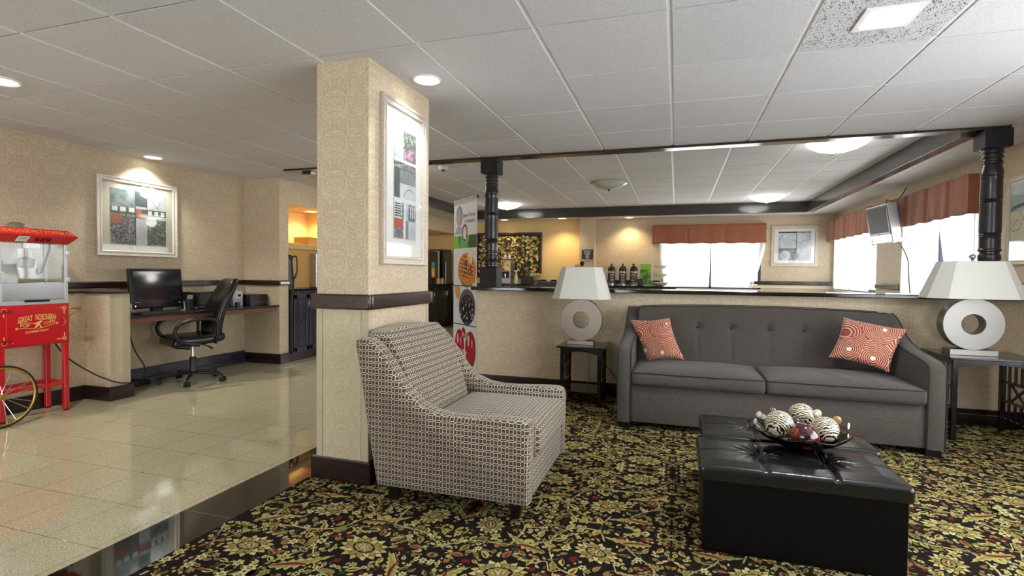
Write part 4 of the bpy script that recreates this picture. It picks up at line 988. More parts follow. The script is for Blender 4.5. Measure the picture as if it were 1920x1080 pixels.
# ---------------- end tables
def end_table(x0, x1, y0, y1, h, label, shelf, lo=.045):
    B = ((x0+x1)/2, (y0+y1)/2, 0); t = thing('end_table', label, 'side table', B, 0, 'black slatted end tables')
    put(MB().prism([(x0, y0), (x1, y0), (x1, y1), (x0, y1)], h-.018, h, 'z'), B).build('table_top', 'blackwood', t, bevel=.004)
    a0, a1, b0, b1 = x0+.045, x1-.045, y0+.045, y1-.045; w = .017
    for x in (a0, a1):
        for y in (b0, b1): put(MB().box(x-w, x+w, y-w, y+w, 0, h-.018), B).build('leg', 'blackwood', t, bevel=.003)
    def apron(y):
        n = 12; P = [(a0+w, h-.018)]+[(a0+w+(a1-a0-2*w)*i/n, h-.075+.028*math.sin(PI*i/n)) for i in range(n+1)]+[(a1-w, h-.018)]
        return MB().prism(P, y-.009, y+.009, 'y')
    for y in (b0, b1): put(apron(y), B).build('apron', 'blackwood', t)
    for x in (a0, a1):
        m = MB(); m.box(x-.008, x+.008, b0+w, b1-w, h-.06, h-.018); zs = (h*.64, h*.40, .10)
        for z in zs: m.box(x-.008, x+.008, b0+w, b1-w, z-.010, z+.010)
        L = b1-b0-2*w
        for i in range(1, 5):
            y = b0+w+L*i/5; m.box(x-.006, x+.006, y-.009, y+.009, zs[0], h-.05); m.box(x-.006, x+.006, y-.009, y+.009, zs[2], zs[1])
            if i in (1, 4): m.box(x-.006, x+.006, y-.009, y+.009, zs[1], zs[0])
        ya, yb = b0+w+L*.2+.009, b0+w+L*.8-.009
        for s in (1, -1):
            p, q = ((ya, zs[1]), (yb, zs[0])) if s > 0 else ((ya, zs[0]), (yb, zs[1])); d = Vector((q[0]-p[0], q[1]-p[1])).normalized()*.007; nx = (-d.y, d.x)
            m.prism([(p[0]+nx[0], p[1]+nx[1]), (p[0]-nx[0], p[1]-nx[1]), (q[0]-nx[0], q[1]-nx[1]), (q[0]+nx[0], q[1]+nx[1])], x-.006, x+.006, 'x')
        put(m, B).build('slatted_side', 'blackwood', t)
    put(MB().box(a0+w, a1-w, b1-.008, b1+.008, lo+.03, lo+.065), B).build('stretcher', 'blackwood', t)
    if shelf: put(MB().box(a0-.01, a1+.01, b0-.012, b1+.012, .11, .128), B).build('shelf', 'blackwood', t, bevel=.003)
end_table(-1.0, -.58, 4.53, 4.95, .528, 'small black end table with a lower shelf, left of the sofa', True)
end_table(1.865, 2.43, 4.46, 4.95, .602, 'black slatted end table right of the sofa', False)

# ---------------- ring lamps
def ring_lamp(c, zt, R_, rh, th, foot, zs, top, bot, label, topd, botd):
    """zt: table height; zs: shade (z0,z1); top/bot: half widths"""
    B = (c[0], c[1], zt); t = thing('table_lamp', label, 'table lamp', B, 0, 'ring-based table lamps')
    MB().box(-foot[0], foot[0], -foot[1], foot[1], 0, foot[2]).build('foot', foot[3], t, bevel=.003)
    zc = foot[2]+R_-.004; n = 72; vs = []; P = [(R_, -th/2+.003), (R_-.003, -th/2), (rh+.003, -th/2), (rh, -th/2+.003), (rh, th/2-.003), (rh+.003, th/2), (R_-.003, th/2), (R_, th/2-.003)]
    for k in range(n):
        a = 2*PI*k/n
        for r, y in P: vs.append((r*math.cos(a), y, zc+r*math.sin(a)))
    m = len(P); MB().add(vs, [(k*m+i, k*m+(i+1) % m, ((k+1) % n)*m+(i+1) % m, ((k+1) % n)*m+i) for k in range(n) for i in range(m)]).build('ring_body', foot[3], t, smooth=30)
    z0, z1 = zs[0]-zt, zs[1]-zt
    MB().cyl((0, 0, zc+R_-.004), (0, 0, z1+.005), .006, 12).build('stem', foot[3], t, smooth=60)
    MB().lathe([(.001, z1+.002), (.008, z1+.004), (.007, z1+.014), (.012, z1+.02), (.02, z1+.032), (.021, z1+.04), (.016, z1+.05), (.001, z1+.056)], n=24).build('finial', 'gunmetal' if not foot[3].endswith('2') else 'steel', t, smooth=60)
    def octo(a, b, z): c_ = b*.55; return [(-a, -b+c_, z), (-a+c_, -b, z), (a-c_, -b, z), (a, -b+c_, z), (a, b-c_, z), (a-c_, b, z), (-a+c_, b, z), (-a, b-c_, z)]
    vs = []; NZ = 6
    for k in range(NZ+1):
        f = k/NZ; vs += octo(bot+(top-bot)*f, botd+(topd-botd)*f, z0+(z1-z0)*f)
    s = MB().add(vs, [(k*8+i, k*8+(i+1) % 8, (k+1)*8+(i+1) % 8, (k+1)*8+i) for k in range(NZ) for i in range(8)]).build('lamp_shade', 'shade', t, solid=.003)
    tr = MB()
    for z, a, b in ((z0+.002, bot, botd), (z1-.002, top, topd)): tr.tube([Vector(p) for p in octo(a+.0015, b+.0015, z)], .003, 6, closed=True)
    tr.build('shade_trim', 'shade', s)
    MB().lathe([(.012, z0+.08), (.016, z0+.09), (.03, z0+.13), (.032, z0+.155), (.022, z0+.185), (.001, z0+.195)], n=20).build('light_bulb', C('bulb_glass', 240, 240, 236, .3), t, smooth=60)
    point('shade_fill', (c[0], c[1], zt+z0+.13), 1.6, (1, .96, .88), .03)  # weak fill light added inside to whiten the shade
    sp_ = MB(); sp_.tube([(-top, 0, z1-.01), (0, 0, z1), (top, 0, z1-.01)], .0025, 6); sp_.build('spider', 'gunmetal', s)
ring_lamp((-.815, 4.73), .528, .190, .074, .07, (.118, .055, .036, 'nickel'), (.943, 1.226), .178, .258, 'nickel ring table lamp with white shade left of the sofa', .10, .15)
ring_lamp((2.062, 4.66), .602, .188, .072, .10, (.145, .065, .042, 'nickel2'), (1.015, 1.283), .200, .300, 'pale nickel ring table lamp with white shade right of the sofa', .11, .17)
tag(MB().tube(spline([(-.80, 4.97, .50), (-.79, 5.0, .3), (-.795, 5.01, .15), (-.77, 4.99, .02), (-.66, 4.99, .006), (-.56, 4.97, .006)], 6), .003, 6).build('lamp_cord', 'a_grey', smooth=60), 'thin lamp cord hanging down behind the left end table', 'cord')
tag(MB().tube(spline([(-.62, 5.0, .30), (-.54, 4.95, .22), (-.50, 4.96, .14), (-.53, 4.98, .05), (-.60, 4.98, .008), (-.48, 4.97, .008)], 6), .0035, 6).build('floor_cable', C('cord_brown', 52, 36, 38), smooth=60), 'dark looped cord on the floor between the left end table and the sofa', 'cord')

# ---------------- roll-up banner
B = (-2.235, 5.385, 0); ang = math.atan2(-.37, .427); t = thing('banner_stand', 'tall roll-up food banner standing at the end of the half wall', 'banner', B, ang)
W_ = .282
MB().box(-W_, W_, -.0015, .0015, .09, 1.965).build('banner_sheet', C('banner_bg', 222, 226, 232, .4), t)
MB().cyl((-W_-.008, 0, 1.975), (W_+.008, 0, 1.975), .011, 14).box(-W_, W_, -.004, .004, 1.93, 1.97).build('top_rail', C('rail_grey', 170, 168, 160, .4), t, smooth=40)
for s in (-1, 1): MB().cyl((s*(W_+.006), 0, 1.975), (s*(W_+.016), 0, 1.975), .014, 14).build('end_cap', 'blackplastic', t, smooth=40)
MB().rbox(-W_-.02, W_+.02, -.05, .05, 0, .09, .02, (6, 4, 4)).build('base', 'silverplastic', t, smooth=40)
MB().cyl((0, .02, .05), (0, .012, 1.96), .008, 10).build('pole', 'steel', t, smooth=60)
for nm, r, g, b in (('grn1', 24, 120, 62), ('grn2', 12, 74, 46), ('grn3', 70, 176, 110), ('grn4', 90, 190, 60), ('waf1', 214, 134, 62), ('waf2', 150, 74, 36), ('waf3', 240, 190, 120), ('berry', 86, 40, 66), ('cream_', 240, 226, 170), ('greyp', 168, 168, 182), ('greyq', 132, 128, 146), ('bowlg', 96, 92, 104), ('darkb', 30, 26, 34), ('silv', 190, 188, 196), ('pep', 176, 22, 44), ('pep2', 122, 10, 34), ('pepl', 236, 170, 180), ('lgrn', 130, 190, 110), ('txtd', 96, 104, 112), ('logo', 66, 78, 84), ('hand', 216, 150, 96)): C(nm, r, g, b, .4)
bm_names = ['banner_bg', 'grn1', 'grn2', 'grn3', 'grn4', 'waf1', 'waf2', 'waf3', 'berry', 'cream_', 'greyp', 'greyq', 'bowlg', 'darkb', 'silv', 'pep', 'pep2', 'pepl', 'lgrn', 'txtd', 'logo', 'hand', 'paper']
def I(n): return bm_names.index(n)
g = MB()
def bq(P, m, ly=1): g.add([(x, -.0018-.0002*ly, z) for x, z in P], [tuple(range(len(P)))], I(m))
def brect(x0, x1, z0, z1, m, ly=1): bq([(x0, z0), (x1, z0), (x1, z1), (x0, z1)], m, ly)
def bell(cx, cz, rx, rz, m, ly=1, n=28, a=0):
    c, s = math.cos(a), math.sin(a); bq([(cx+rx*math.cos(2*PI*i/n)*c-rz*math.sin(2*PI*i/n)*s, cz+rx*math.cos(2*PI*i/n)*s+rz*math.sin(2*PI*i/n)*c) for i in range(n)], m, ly)
# portrait photo in pale greys (a head and shoulders, print only)
bell(-.14, 1.80, .082, .115, 'greyq', 1); bell(-.15, 1.785, .066, .098, 'greyp', 2); bq([(-.26, 1.60), (-.20, 1.68), (-.12, 1.69), (-.02, 1.64), (.0, 1.60)], 'greyp', 1)
brect(-W_, W_, 1.44, 1.58, 'grn1', 1); bq([(-W_, 1.44), (-.13, 1.44), (-.17, 1.58), (-W_, 1.58)], 'grn4', 2); bq([(-.13, 1.44), (.06, 1.44), (.10, 1.58), (-.10, 1.58)], 'grn3', 2); bq([(.10, 1.44), (W_, 1.44), (W_, 1.58), (.12, 1.58)], 'grn2', 2)
bell(-.005, 1.605, .072, .105, 'silv', 4); bell(-.005, 1.605, .066, .099, 'logo', 5); bell(-.005, 1.608, .042, .068, 'paper', 6); bell(-.005, 1.61, .026, .048, 'logo', 7); bell(-.005, 1.61, .021, .042, 'paper', 8)
bq([(-.012, 1.568), (.01, 1.575), (.04, 1.535), (.02, 1.528)], 'paper', 8)
# waffle
rnd = random.Random(2); wc = (.05, 1.21); bell(wc[0], wc[1]-.02, .215, .185, 'waf2', 2, 36, -.1); bell(wc[0], wc[1], .21, .175, 'waf1', 3, 36, -.1)
for i in range(-4, 5):
    for j in range(-4, 5):
        x, z = wc[0]+i*.05+j*.012, wc[1]+j*.042-i*.008
        if ((x-wc[0])/.2)**2+((z-wc[1])/.165)**2 < .85: bq([(x-.018, z-.014), (x+.016, z-.016), (x+.019, z+.013), (x-.016, z+.015)], rnd.choice(['waf2', 'waf2', 'berry']), 4); bq([(x-.024, z+.013), (x+.021, z+.011), (x+.022, z+.018), (x-.022, z+.02)], 'waf3', 5)
bell(.13, 1.33, .055, .095, 'cream_', 6); bell(.115, 1.31, .02, .06, 'waf3', 7)
for k in range(14): bell(wc[0]+rnd.uniform(-.13, .12), wc[1]+rnd.uniform(-.06, .07), .016, .016, 'berry', 6, 10)
bq([(-.15, 1.12), (.25, 1.10), (.24, 1.06), (.1, 1.03), (-.08, 1.06)], 'waf1', 7)
brect(-W_, W_, 1.015, 1.028, 'grn1', 3)
# bowl of dark berries
bell(.06, .79, .20, .20, 'bowlg', 2, 36); bell(.06, .76, .17, .165, 'darkb', 3, 36)
for k in range(60):
    a, r = rnd.random()*6.28, rnd.random()**.5; x, z = .06+.17*r*math.cos(a), .75+.15*r*math.sin(a); bell(x, z, rnd.uniform(.008, .02), rnd.uniform(.005, .012), rnd.choice(['silv', 'greyq', 'darkb', 'bowlg', 'paper']), 4, 9, rnd.random()*3)
bq([(-.26, 1.01), (-.12, 1.01), (-.10, .93), (-.15, .86), (-.21, .88)], 'hand', 4)
brect(-W_, W_, .582, .595, 'grn1', 3)
# red peppers
for cx, w in ((-.12, .12), (.15, .125)):
    bell(cx, .33, w, .2, 'pep2', 2, 32); bell(cx-.008, .335, w*.9, .185, 'pep', 3, 32); bell(cx-w*.35, .42, w*.2, .06, 'pepl', 4, 16); bell(cx+w*.3, .40, w*.12, .05, 'pepl', 4, 16)
bell(-.02, .50, .05, .06, 'pep', 2, 20); bell(-.035, .48, .025, .03, 'pepl', 3, 14); bell(.05, .47, .042, .042, 'lgrn', 5, 18); bq([(.12, .5), (.128, .5), (.135, .43), (.125, .43)], 'lgrn', 4)
for txt, x, z, s in (('June Conae', .10, 1.80, .062), ('of neware', .11, 1.735, .062)):
    text_mesh(g, txt, s, lambda a, b, x=x, z=z: (x+a, -.0032, z+b), I('txtd'), .0006)
text_mesh(g, 'fulllly', .085, lambda a, b: (-.02+a, -.0034, .285+b), I('paper'), .001)
g.build('banner_print', [M[n] for n in bm_names], t)
# ================================================================ COMPUTER DESK
B = (-5.0, 4.45, 0)
t = thing('desk', 'built-in computer desk shelf between the ledge and the end wall', 'desk', B)
put(MB().box(XL, -4.73, 3.521, YE-.001, .718, .742), B).build('desk_top', 'desktop', t, bevel=.004)
put(MB().box(-4.765, -4.745, 3.521, YE-.03, .675, .718), B).build('front_rail', 'deskwood', t)
put(MB().box(XL, -4.765, YE-.04, YE-.021, .68, .718), B).build('wall_cleat', 'deskwood', t)

t = thing('desktop_computer', 'black all-in-one computer on the desk under the wide picture', 'computer', (-4.93, 3.935, .742), PI/2+.02)
# faces local -Y
tl = -.10
o = MB().rbox(-.283, .283, -.018, .022, .045, .437, .012, (6, 4, 6)).build('monitor_case', 'blackplastic', t, smooth=40); o.rotation_euler = (tl, 0, 0)
s = MB().box(-.25, .25, -.0195, -.0182, .125, .408).build('screen', 'screen', o)
k = MB()
for i in range(5): k.box(-.247+i*.012, -.241+i*.012, -.0195, -.0182, .105, .108)
k.box(.215, .24, -.0195, -.0182, .087, .092); k.build('buttons', 'paper', o)
MB().lathe([(.001, -.02), (.009, -.0195), (.009, -.018)], (-.247, 0, .072), 16, axis='y').build('power_button', 'chrome', o, smooth=40)
for sx in (-1, 1):
    MB().tube(spline([(sx*.283, .0, .10), (sx*.283, -.01, .04), (sx*.262, -.04, .012), (sx*.2, -.06, .008)], 5), .008, 8).build('foot_bar', 'silverplastic', t, smooth=60)
MB().box(-.2, .2, -.06, .09, .002, .012).build('stand_base', 'blackplastic', t, bevel=.003)
MB().box(-.05, .05, .0, .06, .01, .2).build('stand_neck', 'blackplastic', t, bevel=.003)
tag(MB().box(-.05, .05, -.062, -.058, 0, 0), '', '') if 0 else None
t = thing('keyboard', 'black keyboard lying on the desk in front of the computer', 'keyboard', (-4.798, 3.83, .742), PI/2)
MB().box(-.22, .22, -.065, .065, 0, .018).build('body', 'blackplastic', t, bevel=.004)
k = MB()
for i in range(15):
    for j in range(5): k.box(-.205+i*.0275, -.205+i*.0275+.022, -.055+j*.022, -.055+j*.022+.017, .018, .023)
k.build('keys', C('keys', 34, 34, 36, .4), t)
t = thing('computer_mouse', 'dark computer mouse on the desk beside the black printer', 'mouse', (-4.98, 4.40, .742), 1.4)
MB().lathe([(.001, .0), (.9, .0), (1, .25), (.85, .65), (.5, .92), (.001, 1)], n=24).build('shell', 'blackplastic', t, smooth=60); t.children[0].scale = (.03, .05, .03)
t = thing('leaflet_holder', 'small holder of pale green leaflets between the computer and printer', 'leaflet holder', (-5.06, 4.40, .742), PI/2)
MB().box(-.035, .035, -.02, .02, 0, .11).build('holder', C('smoke_plastic', 60, 66, 66, .3), t, bevel=.003)
MB().obox((0, 0, .085), .06, .012, .13, 0, .12).build('leaflets', C('leaflet', 186, 206, 190, .6), t)
def printer(loc, w, d, h, label, kind):
    t = thing('printer', label, 'printer', loc, PI/2)
    if kind == 0:
        MB().box(-w/2, w/2, -d/2, d/2, 0, h).build('case', 'blackplastic', t, bevel=.012, segs=3)
        MB().box(-w/2+.02, w/2-.02, -d/2-.004, -d/2, .03, .05).build('paper_slot', C('slot', 6, 6, 7), t)
        MB().box(-w/2-.002, w/2+.002, -d/2+.01, d/2, h, h+.006).build('lid', C('greylid', 96, 98, 102, .3), t, bevel=.003)
    elif kind == 1:
        MB().box(-w/2, w/2, -d/2, d/2, 0, h).build('case', C('lightgrey', 176, 180, 188, .35), t, bevel=.01)
        MB().box(-w*.3, w*.3, -d/2-.003, -d/2, h*.55, h*.9).build('display', 'paper', t); MB().box(-w*.2, w*.2, -d/2-.005, -d/2-.003, h*.62, h*.82).build('symbol', 'blackplastic', t)
        MB().box(-w*.5, -w*.1, -d/2-.03, -d/2, 0.002, .05).build('tray', 'blackplastic', t, bevel=.003)
    else:
        MB().box(-w/2, w/2, -d/2, d/2, 0, h).build('case', 'blackplastic', t, bevel=.006)
        MB().box(-w/2+.01, w/2-.01, -d/2-.003, -d/2, h*.28, h*.30).build('tray_line', 'a_grey', t)
printer((-5.12, 4.67, .742), .44, .24, .18, 'wide black printer on the desk behind the office chair', 0)
printer((-5.10, 4.985, .742), .13, .26, .18, 'grey printer with a white panel showing just right of the chair back', 1)
printer((-5.06, 5.215, .742), .29, .34, .135, 'low black printer in the corner of the desk against the end wall', 2)
tag(MB().tube(spline([(-5.03, 3.045, .62), (-4.98, 3.07, .50), (-4.93, 3.14, .38), (-4.83, 3.27, .24), (-4.735, 3.37, .165), (-4.725, 3.46, .14), (-4.73, 3.55, .13), (-4.80, 3.63, .14)], 7), .006, 8).build('extension_cord', 'rubber', smooth=60), 'black power cord running from the red popcorn cart around the ledge', 'cord')
tag(MB().tube(spline([(-4.80, 3.545, .56), (-4.80, 3.57, .47), (-4.83, 3.64, .36), (-4.82, 3.70, .24), (-4.84, 3.70, .15), (-4.88, 3.66, .09), (-4.95, 3.75, .05)], 7), .006, 8).build('desk_cable', 'rubber', smooth=60), 'black cord looping down from the left end of the desk', 'cord')
tag(MB().box(-5.20, -5.10, 3.70, 3.98, 0.0, .05).build('power_strip', 'rubber', bevel=.008), 'black power strip on the floor under the desk', 'power strip')

# ---------------- office chair
t = thing('office_chair', 'black leather office chair on casters at the computer desk', 'office chair', (-4.815, 4.22, 0), -.42)
rot = Matrix.Rotation(.42, 4, 'Z')
MB().lathe([(.001, .085), (.034, .085), (.038, .11), (.032, .125), (.032, .255), (.026, .265), (.001, .265)], n=28).build('column_cover', 'blackplastic', t, smooth=40)
MB().cyl((0, 0, .26), (0, 0, .40), .013, 20).build('gas_lift', 'chrome', t, smooth=60)
for k in range(5):
    a = math.radians(236.6+72*k)
    d = rot.to_3x3() @ Vector((math.cos(a), math.sin(a), 0)); p = d*.30
    L = MB().tube([d*.02+Vector((0, 0, .10)), d*.13+Vector((0, 0, .092)), d*.26+Vector((0, 0, .078)), p+Vector((0, 0, .074))], [.026, .022, .017, .015], 10, flat=.75).build('base_arm', 'blackplastic', t, smooth=60)
    c = MB(); nx = Vector((-d.y, d.x, 0))
    q = p+Vector((0, 0, .027))
    for s in (-1, 1): c.cyl(q+nx*s*.006, q+nx*s*.026, .027, 20)
    c.cyl(p+Vector((0, 0, .04)), p+Vector((0, 0, .085)), .006, 10); c.build('caster', 'rubber', L, smooth=40)
MB().box(-.07, .07, -.1, .1, .385, .412).build('mechanism', 'blackplastic', t, bevel=.01)
MB().cyl((0, -.03, .36), (0, -.16, .385), .026, 16).build('tilt_knob', 'blackplastic', t, smooth=40)
MB().tube([(.04, .07, .39), (.16, .1, .375), (.22, .11, .36)], [.006, .006, .011], 8).build('height_lever', 'blackplastic', t, smooth=60)
MB().rbox(-.25, .25, -.25, .24, .405, .495, .042, (16, 16, 6), lambda x, y, z: (x, y, z+.022*((y+.05)/.25)**2*(1 if y > -.05 else .35)-(.045*max(0, (-y-.17)/.1)**1.5 if z < .5 else 0))).build('seat', 'leather', t, smooth=70)
def bkf(x, y, z):
    t_ = (z-.42)/.66; w = 1-.22*abs(2*t_-1)**3-.1*t_; c = .05*math.sin(t_*PI*1.15+.2)
    return (x*w, y+.05+t_*.16-c+.05*(abs(x)/.24)**2*-1, z)
MB().rbox(-.235, .235, .13, .215, .42, 1.08, .042, (18, 6, 24), lambda x, y, z: bkf(x, y-.012*math.sin((z-.42)*22)*(1 if y < .17 else .3)*math.exp(-(x/.16)**4), z)).build('backrest', 'leather', t, smooth=70)
for s in (-1, 1):
    P = spline([(s*.25, .13, .42), (s*.285, .14, .5), (s*.29, .13, .645), (s*.29, .02, .672), (s*.29, -.10, .665), (s*.288, -.20, .63), (s*.285, -.245, .56), (s*.283, -.215, .48), (s*.27, -.12, .43), (s*.25, -.02, .41)], 5)
    MB().tube(P, [.017]*len(P), 10, flat=1.25).build('armrest', 'blackplastic', t, smooth=60)

# ================================================================ POPCORN CART
B = (-4.91, 2.795, 0)
t = thing('popcorn_cart', 'red popcorn cart with a brass wheel at the left edge of the photo', 'popcorn machine', B)
cx0, cx1, cy0, cy1 = -5.04, -4.78, 2.555, 3.03
put(MB().box(cx0, cx1, cy0, cy1, .562, .885), B).build('cart_box', 'red', t, bevel=.004)
d = put(MB().box(cx1, cx1+.006, 2.60, 3.02, .572, .873), B).build('door', 'red', t, bevel=.002)
h = MB()
for z in (.61, .84):
    h.box(cx1+.006, cx1+.011, 2.575, 2.60, z-.016, z+.016).box(cx1+.006, cx1+.011, 2.61, 2.632, z-.014, z+.014)
    for y in (2.582, 2.592, 2.616, 2.626):
        for dz in (-.008, .008): h.lathe([(.001, .0), (.003, .001), (.003, -.003)], (cx1+.013, y, z+dz), 8, axis='x')
put(h, B).build('hinge', C('darkred', 150, 14, 30, .25), t)
g = MB(); X = cx1+.0068
def gq(P, ly=1, mi=0): g.add([(X+.0004*ly, y, z) for y, z in P], [tuple(range(len(P)))], mi)
def gring(cy, cz, r, w, ly=1):
    n = 18
    for i in range(n):
        a, b = 2*PI*i/n, 2*PI*(i+1)/n; gq([(cy+(r-w)*math.cos(a), cz+(r-w)*math.sin(a)), (cy+r*math.cos(a), cz+r*math.sin(a)), (cy+r*math.cos(b), cz+r*math.sin(b)), (cy+(r-w)*math.cos(b), cz+(r-w)*math.sin(b))], ly)
for y, sy in ((2.585, 1), (2.99, -1)):
    for z, sz in ((.60, 1), (.848, -1)):
        gring(y, z, .016, .004); gring(y, z, .006, .003)
        for k in range(6):
            a = PI*k/3; c, s = math.cos(a), math.sin(a); gq([(y+.005*c-.001*s, z+.005*s+.001*c), (y+.013*c-.001*s, z+.013*s+.001*c), (y+.013*c+.001*s, z+.013*s-.001*c), (y+.005*c+.001*s, z+.005*s-.001*c)])
        gq([(y+sy*.014, z-.002), (y+sy*.05, z-sz*.004-.002), (y+sy*.06, z+.001), (y+sy*.05, z+.003), (y+sy*.014, z+.003)])
        gq([(y-.003, z+sz*.014), (y-.004, z+sz*.045), (y, z+sz*.052), (y+.004, z+sz*.045), (y+.003, z+sz*.014)])
LY, LZ = 2.800, .738
def warp(a, b):   # letters grow and shrink with the crest of the badge
    return a, b*(1.25-.3*abs(a)/.12)
text_mesh(g, 'GREAT', .052, lambda a, b: (X+.0008, LY-.078+a, LZ+.036+b*1.15+.12*(a)), 0, .0008, .60)
text_mesh(g, 'NORTHERN', .052, lambda a, b: (X+.0008, LY+.058+a, LZ+.044+b*1.25-.04*(a)), 0, .0008, .50)
text_mesh(g, 'POP', .042, lambda a, b: (X+.0008, LY-.082+a, LZ-.014+b*.9-.10*a), 0, .0004, .80)
text_mesh(g, 'CORN', .042, lambda a, b: (X+.0008, LY+.082+a, LZ+.002+b*.8+.22*a), 0, .0004, .68)
text_mesh(g, 'COMPANY', .022, lambda a, b: (X+.0008, LY+a, LZ-.062+b+.06*a), 0, .0006, 1.5)
gq([(LY-.028, LZ-.002), (LY+.02, LZ+.018), (LY+.035, LZ+.014), (LY-.012, LZ-.04), (LY-.022, LZ-.04), (LY-.005, LZ-.008)]); gq([(LY+.0, LZ+.008), (LY+.008, LZ+.01), (LY+.032, LZ-.034), (LY+.022, LZ-.036)], 2)
for P in ([(-.135, -.03), (-.06, -.036), (-.02, -.042)], [(-.13, .012), (-.06, .006), (-.02, .0)], [(.02, .02), (.08, .034), (.135, .045)], [(.0, -.042), (.06, -.03), (.135, -.006)]):
    for i in range(2):
        (a, b), (c, d_) = P[i], P[i+1]; gq([(LY+a, LZ+b-.002), (LY+c, LZ+d_-.002), (LY+c, LZ+d_+.002), (LY+a, LZ+b+.002)])
gring(LY-.135, LZ-.032, .009, .006); gring(LY+.138, LZ-.008, .009, .006)
put(g, B).build('cart_lettering', 'gold', d)
hd = put(MB().tube([(cx1+.012, 2.985+.02*math.sin(i/8*PI)-.01, .70+.08*i/8) for i in range(9)], .002, 6), B).build('door_handle', 'chrome', d, smooth=60)
for x in (cx0+.02, cx1-.02):
    for y in (cy0+.02, cy1-.02):
        l = put(MB().box(x-.018, x+.018, y-.018, y+.018, .012, .562), B).build('leg', 'red', t, bevel=.003)
        put(MB().cyl((x, y, 0), (x, y, .013), .02, 16, r2=.012), B).build('foot', 'rubber', l)
m = MB()
for x in (cx0+.02, cx1-.02): m.box(x-.012, x+.012, cy0+.03, cy1-.03, .215, .245)
for y in (cy0+.02, cy1-.02): m.box(cx0+.03, cx1-.03, y-.012, y+.012, .215, .245)
put(m, B).build('leg_stretcher', 'red', t, bevel=.002)
# glass cabinet
for x in (cx0+.012, cx1-.012):
    for y in (cy0+.014, cy1-.014): put(MB().box(x-.010, x+.010, y-.012, y+.012, .885, 1.365), B).build('corner_post', 'silverplastic', t, bevel=.002)
m = MB(); m.box(cx0+.02, cx1-.02, cy1-.016, cy1-.013, .9, 1.36); m.box(cx1-.013, cx1-.010, cy0+.02, cy1-.02, 1.05, 1.36); m.box(cx0+.01, cx0+.013, cy0+.02, cy1-.02, .9, 1.36)
put(m, B).build('glass_panel', 'glass', t)
put(MB().box(cx1-.016, cx1-.004, cy0+.025, cy1-.025, .925, 1.055), B).build('front_guard', 'steel', t, bevel=.002)
put(MB().box(cx0, cx1+.002, cy0, cy1, .885, .918), B).build('sill_tray', 'silverplastic', t, bevel=.002)
put(MB().box(cx1+.002, cx1+.005, 2.72, 2.89, .905, .922), B).build('tray_slot', 'blackplastic', t)
m = MB()
for z in (1.08, 1.30): m.box(cx1-.004, cx1+.006, cy1-.02, cy1+.008, z-.018, z+.018)
put(m, B).build('pane_hinge', 'steel', t, bevel=.002)
k = put(MB().lathe([(.001, 1.17), (.045, 1.172), (.055, 1.19), (.055, 1.235), (.058, 1.24), (.001, 1.262)], (-4.90, 2.80, 0), 28), B).build('kettle', 'steel', t, smooth=40)
put(MB().cyl((-4.90, 2.80, 1.25), (-4.90, 2.80, 1.365), .008, 10).box(-4.94, -4.85, 2.76, 2.87, 1.325, 1.365), B).build('kettle_hanger', 'steel', k)
put(MB().tube(spline([(-4.83, 2.925, 1.365), (-4.83, 2.925, 1.33), (-4.83, 2.90, 1.24), (-4.83, 2.87, 1.15), (-4.83, 2.845, 1.125), (-4.83, 2.835, 1.14), (-4.83, 2.84, 1.17)], 5), .007, 8), B).build('power_cable', 'rubber', t, smooth=60)
put(MB().box(-5.0, -4.99, 2.60, 2.80, .92, 1.33), B).build('white_sheet', 'paper', t)  # plain white sheet near the back of the glass case
put(MB().obox((-4.9, 2.62, 1.0), .12, .1, .10, .3, .2).obox((-4.9, 2.60, 1.10), .16, .06, .07, .1, .5), B).build('popcorn_scoop', 'whiteplastic', t, bevel=.006)
# roof with a ridge all round
def rl(e, z): return [(cx0-e+.0, cy0-e, z), (cx1+e, cy0-e, z), (cx1+e, cy1+e, z), (cx0-e, cy1+e, z)]
vs = rl(.0, 1.365)+rl(.05, 1.425)+rl(.0, 1.478); fs = [(3, 2, 1, 0), (8, 9, 10, 11)]+[(k*4+i, k*4+(i+1) % 4, (k+1)*4+(i+1) % 4, (k+1)*4+i) for k in range(2) for i in range(4)]
r = put(MB().add(vs, fs), B).build('roof', 'red', t, bevel=.002)
g = MB(); nv = Vector((.053, 0, .05)).normalized()
def up(y, s):   # point on the upper front slope, s 0..1 from ridge to top
    p = Vector((cx1+.05, y, 1.425)).lerp(Vector((cx1, y, 1.478)), s)+nv*.0008; return p
text_mesh(g, 'ROOSEVELT POPPER', .050, lambda a, b: up(2.805+a, .5+b/.073), 0, .0006, .82)
for y in (2.585, 3.03): text_mesh(g, 'OD', .05, lambda a, b, y=y: up(y+a, .5+b/.073), 0, .0006, .8)
put(g, B).build('roof_lettering', C('roofgold', 214, 130, 50, .5), r)
nl = Vector((.06, 0, -.05)).normalized()
def lo_(y, s): return Vector((cx1, y, 1.365)).lerp(Vector((cx1+.05, y, 1.425)), s)+nl*.001
g = MB(); g.add([lo_(2.66, .15), lo_(2.735, .15), lo_(2.745, .8), lo_(2.67, .8)], [(0, 1, 2, 3)], 0)
for s in (.65, .5, .35): g.add([lo_(2.675, s-.03)+nl*.0006, lo_(2.728, s-.03)+nl*.0006, lo_(2.732, s+.03)+nl*.0006, lo_(2.68, s+.03)+nl*.0006], [(0, 1, 2, 3)], 1)
put(g, B).build('rating_plate', ['paper', 'a_grey'], r)
